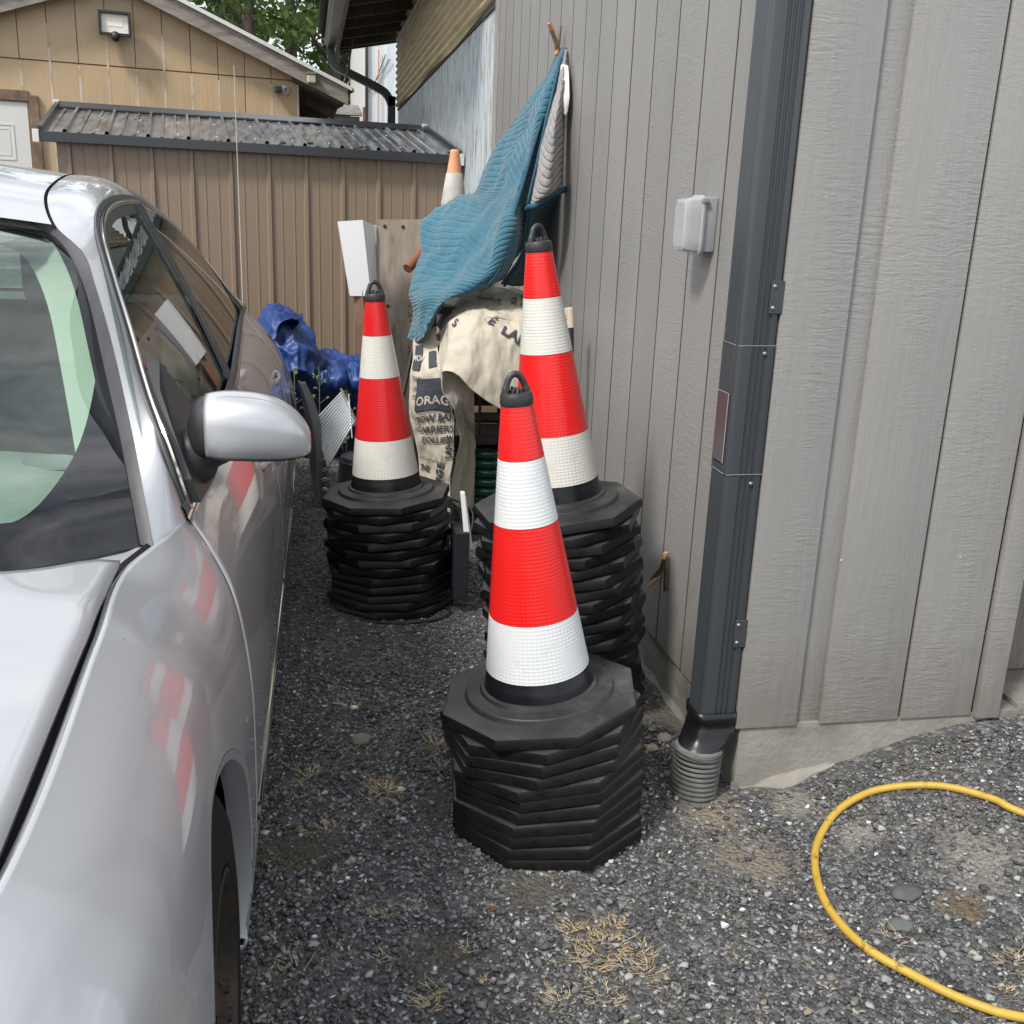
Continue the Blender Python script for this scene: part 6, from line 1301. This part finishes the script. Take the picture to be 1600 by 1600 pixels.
# blue tarp heap
M_tarp = mat('blue_tarp', (.008, .03, .135), .48, var=(.016, .055, .21), vscale=5, vdet=7, bump=.5, bscale=14, bdist=.02, bdet=4)
tp = empty('blue_tarp', (.1, 5.6, .3), 'crumpled blue tarpaulin heaped in front of the brown shed', 'tarp')
sheet('tarp_mound', N_TARP_A, 90, 90, M_tarp, tp, thick=.003, wr=.055, wsc=3.0, seed=2, ridge=True); sheet('tarp_spread', N_TARP_B, 90, 60, M_tarp, tp, thick=.003, wr=.05, wsc=3.2, seed=6, ridge=True)
sheet('tarp_hood', N_TARP_HOOD, 40, 16, M_tarp, tp, thick=.003, wr=.015, wsc=8, seed=7)
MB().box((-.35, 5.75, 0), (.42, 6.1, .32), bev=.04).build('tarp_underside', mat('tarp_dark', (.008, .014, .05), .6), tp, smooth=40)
# posts, boards
o = MB(); o.quadbox([(.148, 5.0, 1.300), (.202, 5.0, .965), (.300, 5.0, .965), (.262, 5.0, 1.312)], (0, .10, 0)); ps = empty('vinyl_sleeve', (.24, 5.05, 1.1), 'white vinyl sleeve capping a rusty leaning pole before the shed', 'sleeve')
M_vin = mat('white_vinyl', (.74, .75, .75), .3); o.build('sleeve_face', M_vin, ps)
o = MB(); o.quadbox([(.2625, 5.001, 1.312), (.3005, 5.001, .965), (.335, 5.06, .972), (.318, 5.06, 1.29)], (.001, .05, 0)); o.build('sleeve_side', M_vin, ps)
mb = MB(); mb.beam((.262, 5.055, 1.0), (.355, 5.0, .0), .098, .05); o = mb.build('rusty_pole', mat('rust', (.12, .055, .03), .8, var=(.19, .10, .06), vscale=12, bump=.4), loc=(.3, 5.0, 0)); tag(o, 'brown rusty pole leaning under the white vinyl sleeve', 'pole')
mb = MB(); mb.box((.296, 5.12, 0), (.335, 5.14, 1.29), bev=.002); mb.box((.336, 5.13, 0), (.350, 5.15, 1.285)); o = mb.build('trim_board', mat('dirty_trim', (.48, .46, .42), .6, var=(.36, .33, .28), vscale=8, vstretch=(2, 2, .5)), loc=(.31, 5.13, 0)); tag(o, 'narrow off-white trim board standing beside the vinyl sleeve', 'board')
ply = empty('plywood_sheet', (.5, 5.3, 0), 'weathered plywood sheet with red scribbles leaning against the shed', 'plywood')
mb = MB(); mb.quadbox([(.345, 5.17, 0), (.72, 5.17, 0), (.715, 5.30, 1.33), (.352, 5.30, 1.315)], (0, .015, 0)); mb.build('plywood_panel', mat('weathered_ply', (.20, .165, .125), .9, var=(.34, .30, .25), vscale=6, vstretch=(3, 3, .7), vdet=8, bump=.3, spots=((.12, .09, .065), 5, .56, .68, (2, 2, .5))), ply)
def py_(z): return 5.17+.13*z/1.33-.0015
def stroke(pts, r, m, nm):
    P = [(x, py_(z), z) for x, z in pts]; mb = MB(); mb.tube(P, r, 5); mb.build(nm, m, ply)
M_red = mat('red_marker', (.35, .03, .03), .7); M_blk = mat('black_marker', (.02, .02, .02), .7)
for pts in ([(.555, .93), (.552, .88), (.585, .885), (.582, .92)], [(.545, .86), (.575, .862)], [(.51, .83), (.565, .832), (.562, .80), (.515, .80)], [(.53, .79), (.53, .72)], [(.56, .78), (.535, .745), (.565, .735)], [(.545, .66), (.545, .56)], [(.525, .61), (.565, .61)], [(.565, .70), (.60, .70), (.60, .665)], [(.50, .70), (.52, .69), (.50, .67), (.52, .65)]): stroke(pts, .0028, M_red, 'scribble')
for pts in ([(.545+.025*math.cos(t), .985+.035*math.sin(t)) for t in np.linspace(0, 6.28, 18)], [(.50, .85), (.515, .855), (.50, .875)], [(.59, .80), (.60, .77)], [(.50, .90), (.512, .905)]): stroke(pts, .0018, M_blk, 'scribble')
for x, z in ((.385, 1.285), (.475, 1.285), (.40, .9)): stroke([(x+.006*math.cos(t), z+.006*math.sin(t)) for t in np.linspace(0, 6.28, 10)], .003, M_blk, 'knot')
mb = MB(); mb.tube([(.468, 4.96, 1.10), (.60, 5.10, 1.23)], .024, 16); o = mb.build('pipe_offcut', mat('terracotta', (.20, .07, .04), .7), smooth=40, loc=(.53, 5.03, 1.1)); tag(o, 'short reddish pipe poking out left of the blue blanket', 'pipe')
mb = MB(); mb.beam((.485, 4.62, .86), (.30, 4.55, .0), .018, .012); o = mb.build('steel_bar', M_rack, loc=(.3, 4.55, 0)); tag(o, 'dark steel bar leaning between the left cone and the pads', 'bar')
o = MB().box((.62, 5.32, 0), (.99, 5.90, .955), bev=.006).build('wooden_crate', mat('crate_wood', (.16, .11, .06), .8, var=(.22, .16, .09), vscale=10), loc=(.8, 5.6, 0)); tag(o, 'wooden crate behind the blue blanket under the old orange cone', 'crate')
oc = empty('old_cone', (.768, 5.6, .957), 'faded orange traffic cone with grey collars beside the shed corner', 'traffic cone')
Mc = Matrix.Translation((.768, 5.6, .957)); rc = lambda z: .135-(z)*(.135-.022)/.72
M_or = mat('faded_orange', (.52, .20, .09), .6, var=(.62, .34, .18), vscale=10, vstretch=(1, 1, .6), vdet=7); M_gc = mat('dirty_collar', (.36, .34, .31), .6, var=(.50, .48, .45), vscale=14, vdet=8, spots=((.55, .25, .12), 20, .66, .72, (1, 1, 1)))
mb = MB(); mb.lathe([(rc(z), z) for z in (.03, .2, .4, .5, .6, .66, .70)]+[(.024, .715), (.018, .722), (.014, .72)], 32, Mc); mb.build('cone_body', M_or, oc, smooth=50)
mb = MB(); mb.lathe([(rc(.445)+.001, .445), (rc(.45)+.003, .45), (rc(.60)+.003, .60), (rc(.605)+.001, .605)], 32, Mc); mb.build('collar', M_gc, oc, smooth=50)
mb = MB(); mb.lathe([(rc(.24)+.001, .24), (rc(.245)+.003, .245), (rc(.35)+.003, .35), (rc(.355)+.001, .355)], 32, Mc); mb.build('collar', M_gc, oc, smooth=50)
mb = MB(); mb.box((.768-.17, 5.43, .958), (.768+.17, 5.77, .985), bev=.012); mb.build('base_plate', M_or, oc, smooth=40)
# grey bent panel, ribbed aluminium offcut, spring
K = [[(-.045, 4.75, .60), (-.035, 4.73, .598), (-.012, 4.78, .59)], [(-.028, 4.76, .50), (-.0, 4.71, .50), (.03, 4.80, .49)], [(-.010, 4.77, .38), (.025, 4.69, .38), (.060, 4.82, .37)], [(-.002, 4.77, .26), (.035, 4.69, .26), (.078, 4.82, .25)], [(.008, 4.76, .14), (.040, 4.70, .13), (.078, 4.82, .12)], [(.025, 4.74, .0), (.045, 4.71, .0), (.070, 4.80, .0)]]
o = sheet('scrap_sheet', K, 24, 40, mat('grey_plastic', (.13, .135, .14), .5, var=(.18, .185, .19), vscale=12), thick=.004); tag(o, 'dark grey bent plastic sheet standing on edge by the car rear', 'scrap sheet')
al = empty('ribbed_offcut', (.1, 4.9, .2), 'ribbed aluminium offcut propped beside the bent grey sheet', 'metal offcut')
M_al = mat('aluminium', (.42, .43, .44), .32, .85, var=(.55, .56, .57), vscale=8)
a, b_, c, d = [np.array(p) for p in ((.022, 4.82, .395), (.160, 4.95, .520), (.215, 4.86, .385), (.085, 4.72, .195))]
V = []; n = 56
for i in range(n):
    t = i/(n-1); h = .004*(i % 4 in (1, 2)); p = a+(d-a)*t; q = b_+(c-b_)*t; nn = np.array([-.3, -.8, .5]); nn /= np.linalg.norm(nn); V += [p+nn*h, q+nn*h]
o = mobj('ribbed_face', V, [(2*i, 2*i+1, 2*i+3, 2*i+2) for i in range(n-1)], M_al, al); solid(o, .002)
mb = MB(); mb.beam(b_+(-.006, 0, .012), c+(.006, 0, .004), .012, .004); mb.beam(b_+(.03, -.02, -.02), (c+d)/2+(.05, .01, .03), .004, .01); mb.beam(d+(-.002, 0, 0), c, .006, .004); mb.build('folded_edge', M_al, al)
mb = MB(); mb.beam((.085, 4.80, .2), (.09, 4.86, .0), .01, .01); mb.build('prop_leg', M_al, al)
mb = MB(); P = [(.075+.018*math.cos(t*2.2), 4.66+.012*t/6, .06+.035*t*.45+.016*math.sin(t*2.2)) for t in np.linspace(0, 13, 140)]; P = [(p[0], p[1], p[2]-.02) for p in P]; mb.tube(P, .0022, 6)
o = mb.build('bent_wire', mat('bright_wire', (.55, .56, .56), .3, .8), loc=(.075, 4.66, .05)); tag(o, 'curly bright wire lying below the ribbed aluminium offcut', 'wire')
mb = MB(); mb.lathe([(0, 0), (.065, 0), (.075, .01), (.085, .16), (.088, .19), (.082, .215), (.05, .235), (0, .24)], 28, Matrix.Translation((.20, 4.86, 0))@Matrix.Rotation(R_(8), 4, 'Y')); mb.lathe([(.089, .185), (.093, .19), (.089, .197)], 28, Matrix.Translation((.20, 4.86, 0))@Matrix.Rotation(R_(8), 4, 'Y'))
o = mb.build('lidded_pot', mat('grey_pot', (.045, .048, .05), .5), smooth=40, loc=(.2, 4.86, 0)); tag(o, 'round dark grey pot half hidden behind the far left cone', 'pot')
# things between the left and wall piles
mb = MB(); mb.quadbox([(.506, 3.36, .436), (.521, 3.355, .436), (.548, 3.35, .235), (.528, 3.355, .235)], (.004, .03, 0)); mb.quadbox([(.524, 3.37, .415), (.530, 3.37, .415), (.556, 3.36, .235), (.550, 3.36, .235)], (.003, .1, 0)); o = mb.build('white_strip', M_vin, loc=(.53, 3.36, .2)); tag(o, 'white plastic strip standing between the far left and wall piles', 'strip')
o = MB(); o.box((.49, 3.34, .05), (.54, 3.46, .30), bev=.004); o = o.build('black_case', mat('black_case', (.018, .02, .025), .45), loc=(.51, 3.4, .05)); tag(o, 'slim black case standing under the white strip', 'case')
mb = MB(); rs = random.Random(5)
for k in range(9):
    c = (.47+rs.uniform(-.05, .07), 3.66+rs.uniform(-.12, .2), .10+rs.uniform(-.04, .16)); r1, r2 = rs.uniform(.05, .11), rs.uniform(.03, .08); a0 = rs.uniform(0, 6.28); tl = rs.uniform(-.7, .7)
    mb.tube([(c[0]+r1*math.cos(t+a0), c[1]+r1*math.sin(t+a0), max(.006, c[2]+r2*math.sin(t*1.0+tl)+.01*math.sin(3*t))) for t in np.linspace(0, 6.0, 36)], .0045, 7)
a = np.array([(.42, 3.45, .012), (.48, 3.36, .008), (.44, 3.29, .007), (.34, 3.26, .007), (.24, 3.27, .007), (.16, 3.31, .007)]); mb.tube(cr1(a, np.linspace(0, 5, 40)), .0045, 7)
o = mb.build('cable_tangle', mat('black_cable2', (.015, .015, .016), .45), smooth=60, loc=(.47, 3.66, .02)); tag(o, 'tangle of black cable on the gravel behind the far left pile', 'cable')
lp = empty('leaning_pole', (.955, 3.62, 0), 'thin black pole with a torn cream tip leaning on the grooved wall', 'pole')
mb = MB(); mb.tube([(.975, 3.56, .0), (.925, 3.60, .995)], .011, 10); mb.build('shaft', mat('black_shaft', (.02, .02, .022), .5), lp, smooth=50)
mb = MB(); mb.tube([(.926, 3.60, .98), (.922, 3.605, 1.02), (.918, 3.605, 1.05)], [.014, .016, .012], 9); mb.box((.90, 3.595, 1.01), (.93, 3.605, 1.05), bev=.004); mb.build('torn_tip', mat('cream_foam', (.55, .47, .36), .9), lp, smooth=50)
# ------------------------------------------------------------------ weeds, dry grass, single rocks
def blades(name, clumps, m, label, cat, kind='stuff'):
    V = []; F = []; rs = random.Random(9)
    for (x, y, n, r, h, spr) in clumps:
        for _ in range(n):
            a = rs.uniform(0, 6.283); d = r*rs.random()**.7; bx, by = x+d*math.cos(a), y+d*math.sin(a); a2 = a+rs.uniform(-1.2, 1.2); hh = h*rs.uniform(.35, 1.1); L_ = hh*spr*rs.uniform(.4, 1.3); w_ = rs.uniform(.0004, .0010)
            z0 = float(gz(bx, by)); px, py = -math.sin(a2)*w_, math.cos(a2)*w_; b = len(V); k = 4
            for i in range(k+1):
                t = i/k; cx = bx+math.cos(a2)*L_*t+.004*math.sin(t*5+a); cy = by+math.sin(a2)*L_*t; cz = z0+.006+hh*(t-.45*t*t*min(1, spr)); ww = 1-t*.8
                V += [(cx-px*ww, cy-py*ww, cz), (cx+px*ww, cy+py*ww, cz)]
            F += [(b+2*i, b+2*i+1, b+2*i+3, b+2*i+2) for i in range(k)]
    o = mobj(name, V, F, m); tag(o, label, cat, kind=kind); return o
rs = random.Random(3)
cl = [(.54, 1.61, 120, .060, .015, 1.7), (.58, 1.66, 45, .03, .014, 1.6), (.51, 1.56, 50, .035, .016, 2.0), (.60, 1.57, 50, .04, .013, 1.6), (.49, 1.65, 26, .02, .016, 2.0), (.56, 1.54, 30, .03, .014, 2), (.50, 1.47, 36, .04, .015, 1.8), (.60, 1.52, 50, .04, .02, 1.5), (.42, 1.47, 40, .03, .02, 1.5), (.165, 2.205, 60, .028, .035, 2.0), (.19, 1.49, 30, .022, .02, 1.7), (.205, 1.53, 18, .02, .022, 1.7), (.10, 2.67, 30, .03, .03, 1.5), (.315, 2.42, 24, .02, .05, 1.7), (.31, 2.30, 14, .02, .04, 1.5), (-.02, 2.30, 16, .025, .045, 1.2), (.02, 2.05, 20, .03, .05, 1.0), (-.04, 1.62, 14, .03, .06, 1.0), (1.12, 1.53, 14, .02, .02, 1.5), (1.30, 1.42, 30, .03, .02, 1.6), (1.24, 1.36, 18, .02, .02, 1.5), (.27, 1.62, 16, .015, .02, 1.4), (.63, 1.93, 14, .02, .02, 1.4), (.13, 1.75, 18, .02, .02, 1.4)]
for _ in range(46): cl.append((rs.uniform(-.1, .5), rs.uniform(1.45, 2.7), rs.randint(3, 9), .012, .014, 1.6))
for _ in range(26): cl.append((rs.uniform(.5, 1.5), rs.uniform(1.2, 1.75), rs.randint(3, 7), .012, .011, 1.6))
blades('dry_grass', cl, mat('straw', (.42, .30, .14), .8, var=(.55, .43, .24), vscale=30), 'tufts of dry straw-coloured grass growing through the gravel', 'grass')
blades('green_weeds', [(-.085, 1.97, 90, .04, .02, 1.0), (-.05, 1.92, 40, .03, .02, 1.0), (-.02, 5.1, 150, .12, .05, .8), (.06, 4.9, 80, .08, .05, .8), (-.1, 4.7, 100, .10, .03, .9), (-.08, 5.5, 90, .1, .1, .5)], mat('weed_green', (.05, .085, .02), .7, var=(.12, .14, .04), vscale=12), 'low green weeds in the gravel beside the car', 'weeds')
def stem(x, y, h, label, seed):
    rs = random.Random(seed); mb = MB(); P = [(x+.02*math.sin(t*2), y, h*t) for t in np.linspace(0, 1, 8)]; mb.tube(P, .0022, 5); lf = []
    for k in range(16):
        t = rs.uniform(.4, 1); a = rs.uniform(0, 6.28); L_ = rs.uniform(.03, .09)*(1.3-t); b = (x+.02*math.sin(t*2), y, h*t); e = (b[0]+L_*math.cos(a), b[1]+L_*math.sin(a)*.6, b[2]+L_*.8); mb.tube([b, e], .001, 4)
        for q in range(3): c = [e[i]+rs.uniform(-.006, .006) for i in range(3)]; mb.quadbox([(c[0]-.005, c[1], c[2]), (c[0], c[1]-.002, c[2]-.004), (c[0]+.005, c[1], c[2]+.001), (c[0], c[1], c[2]+.005)], (0, .001, 0))
    for k in range(8):
        z = h*rs.uniform(.05, .6); a = rs.uniform(0, 6.28); w_ = .035; c = (x, y, z); e = (x+w_*math.cos(a), y+w_*math.sin(a)*.7, z+.02); mb.quadbox([c, (c[0]+(e[0]-c[0])*.5+.006, c[1]-.004, c[2]+.006), e, (c[0]+(e[0]-c[0])*.5-.004, c[1]+.004, c[2]+.018)], (0, .0008, 0))
    o = mb.build('flowering_weed', mat('weed_stem', (.10, .15, .05), .7, var=(.22, .25, .12), vscale=60), loc=(x, y, 0)); tag(o, label, 'weed')
stem(.035, 5.05, .62, 'tall branching weed with pale flower heads in front of the blue tarp', 1); stem(-.085, 5.2, .58, 'thin weed rising just behind the car rear corner', 2); stem(.17, 5.1, .50, 'leafy weed behind the ribbed aluminium offcut', 3)
def rock(x, y, r, col, label, seed, sq=(1, .8, .6)):
    import bmesh
    bm = bmesh.new(); bmesh.ops.create_icosphere(bm, subdivisions=3, radius=1)
    for v in bm.verts: k = 1+.22*noise.fractal(v.co*1.3+Vector((seed, 0, 0)), 1, 2, 3); v.co = Vector((v.co.x*r*sq[0]*k, v.co.y*r*sq[1]*k, v.co.z*r*sq[2]*k))
    V = [(v.co.x+x, v.co.y+y, v.co.z+float(gz(x, y))+r*sq[2]*.55) for v in bm.verts]; F = [[q.index for q in f.verts] for f in bm.faces]; bm.free()
    o = mobj('rock', V, F, mat('rock_%d' % seed, col, .85, var=tuple(c*1.35 for c in col), vscale=40, bump=.4), smooth=70, loc=(x, y, 0)); tag(o, label, 'rock', None)
rock(.122, 2.47, .026, (.16, .16, .13), 'rounded grey-green rock on the gravel between the car and front pile', 1)
rock(.935, 2.376, .021, (.24, .23, .20), 'rounded pale rock beside the drain pipe, larger of the two', 2); rock(.884, 2.329, .018, (.34, .28, .22), 'pinkish tan rock beside the drain pipe, smaller of the two', 3)
rock(1.212, 1.642, .034, (.065, .068, .072), 'dark flat slate chunk lying inside the hose loop', 4, (1, .75, .28)); rock(1.155, 1.565, .029, (.085, .095, .088), 'greenish flat stone inside the hose loop, nearest the hose', 5, (1, .7, .22))
rock(1.44, 1.40, .028, (.45, .42, .38), 'pale stone at the right edge below the hose loop', 6); rock(.115, 2.665, .011, (.6, .57, .5), 'small white stone beside the dry tuft in the gravel lane', 7)
rock(.545, 1.845, .011, (.13, .14, .15), 'smooth grey pebble touching the front pile base', 8)
rock(.351, 1.739, .0085, (.12, .04, .015), 'rust-brown seed pod on the gravel before the front pile', 9)
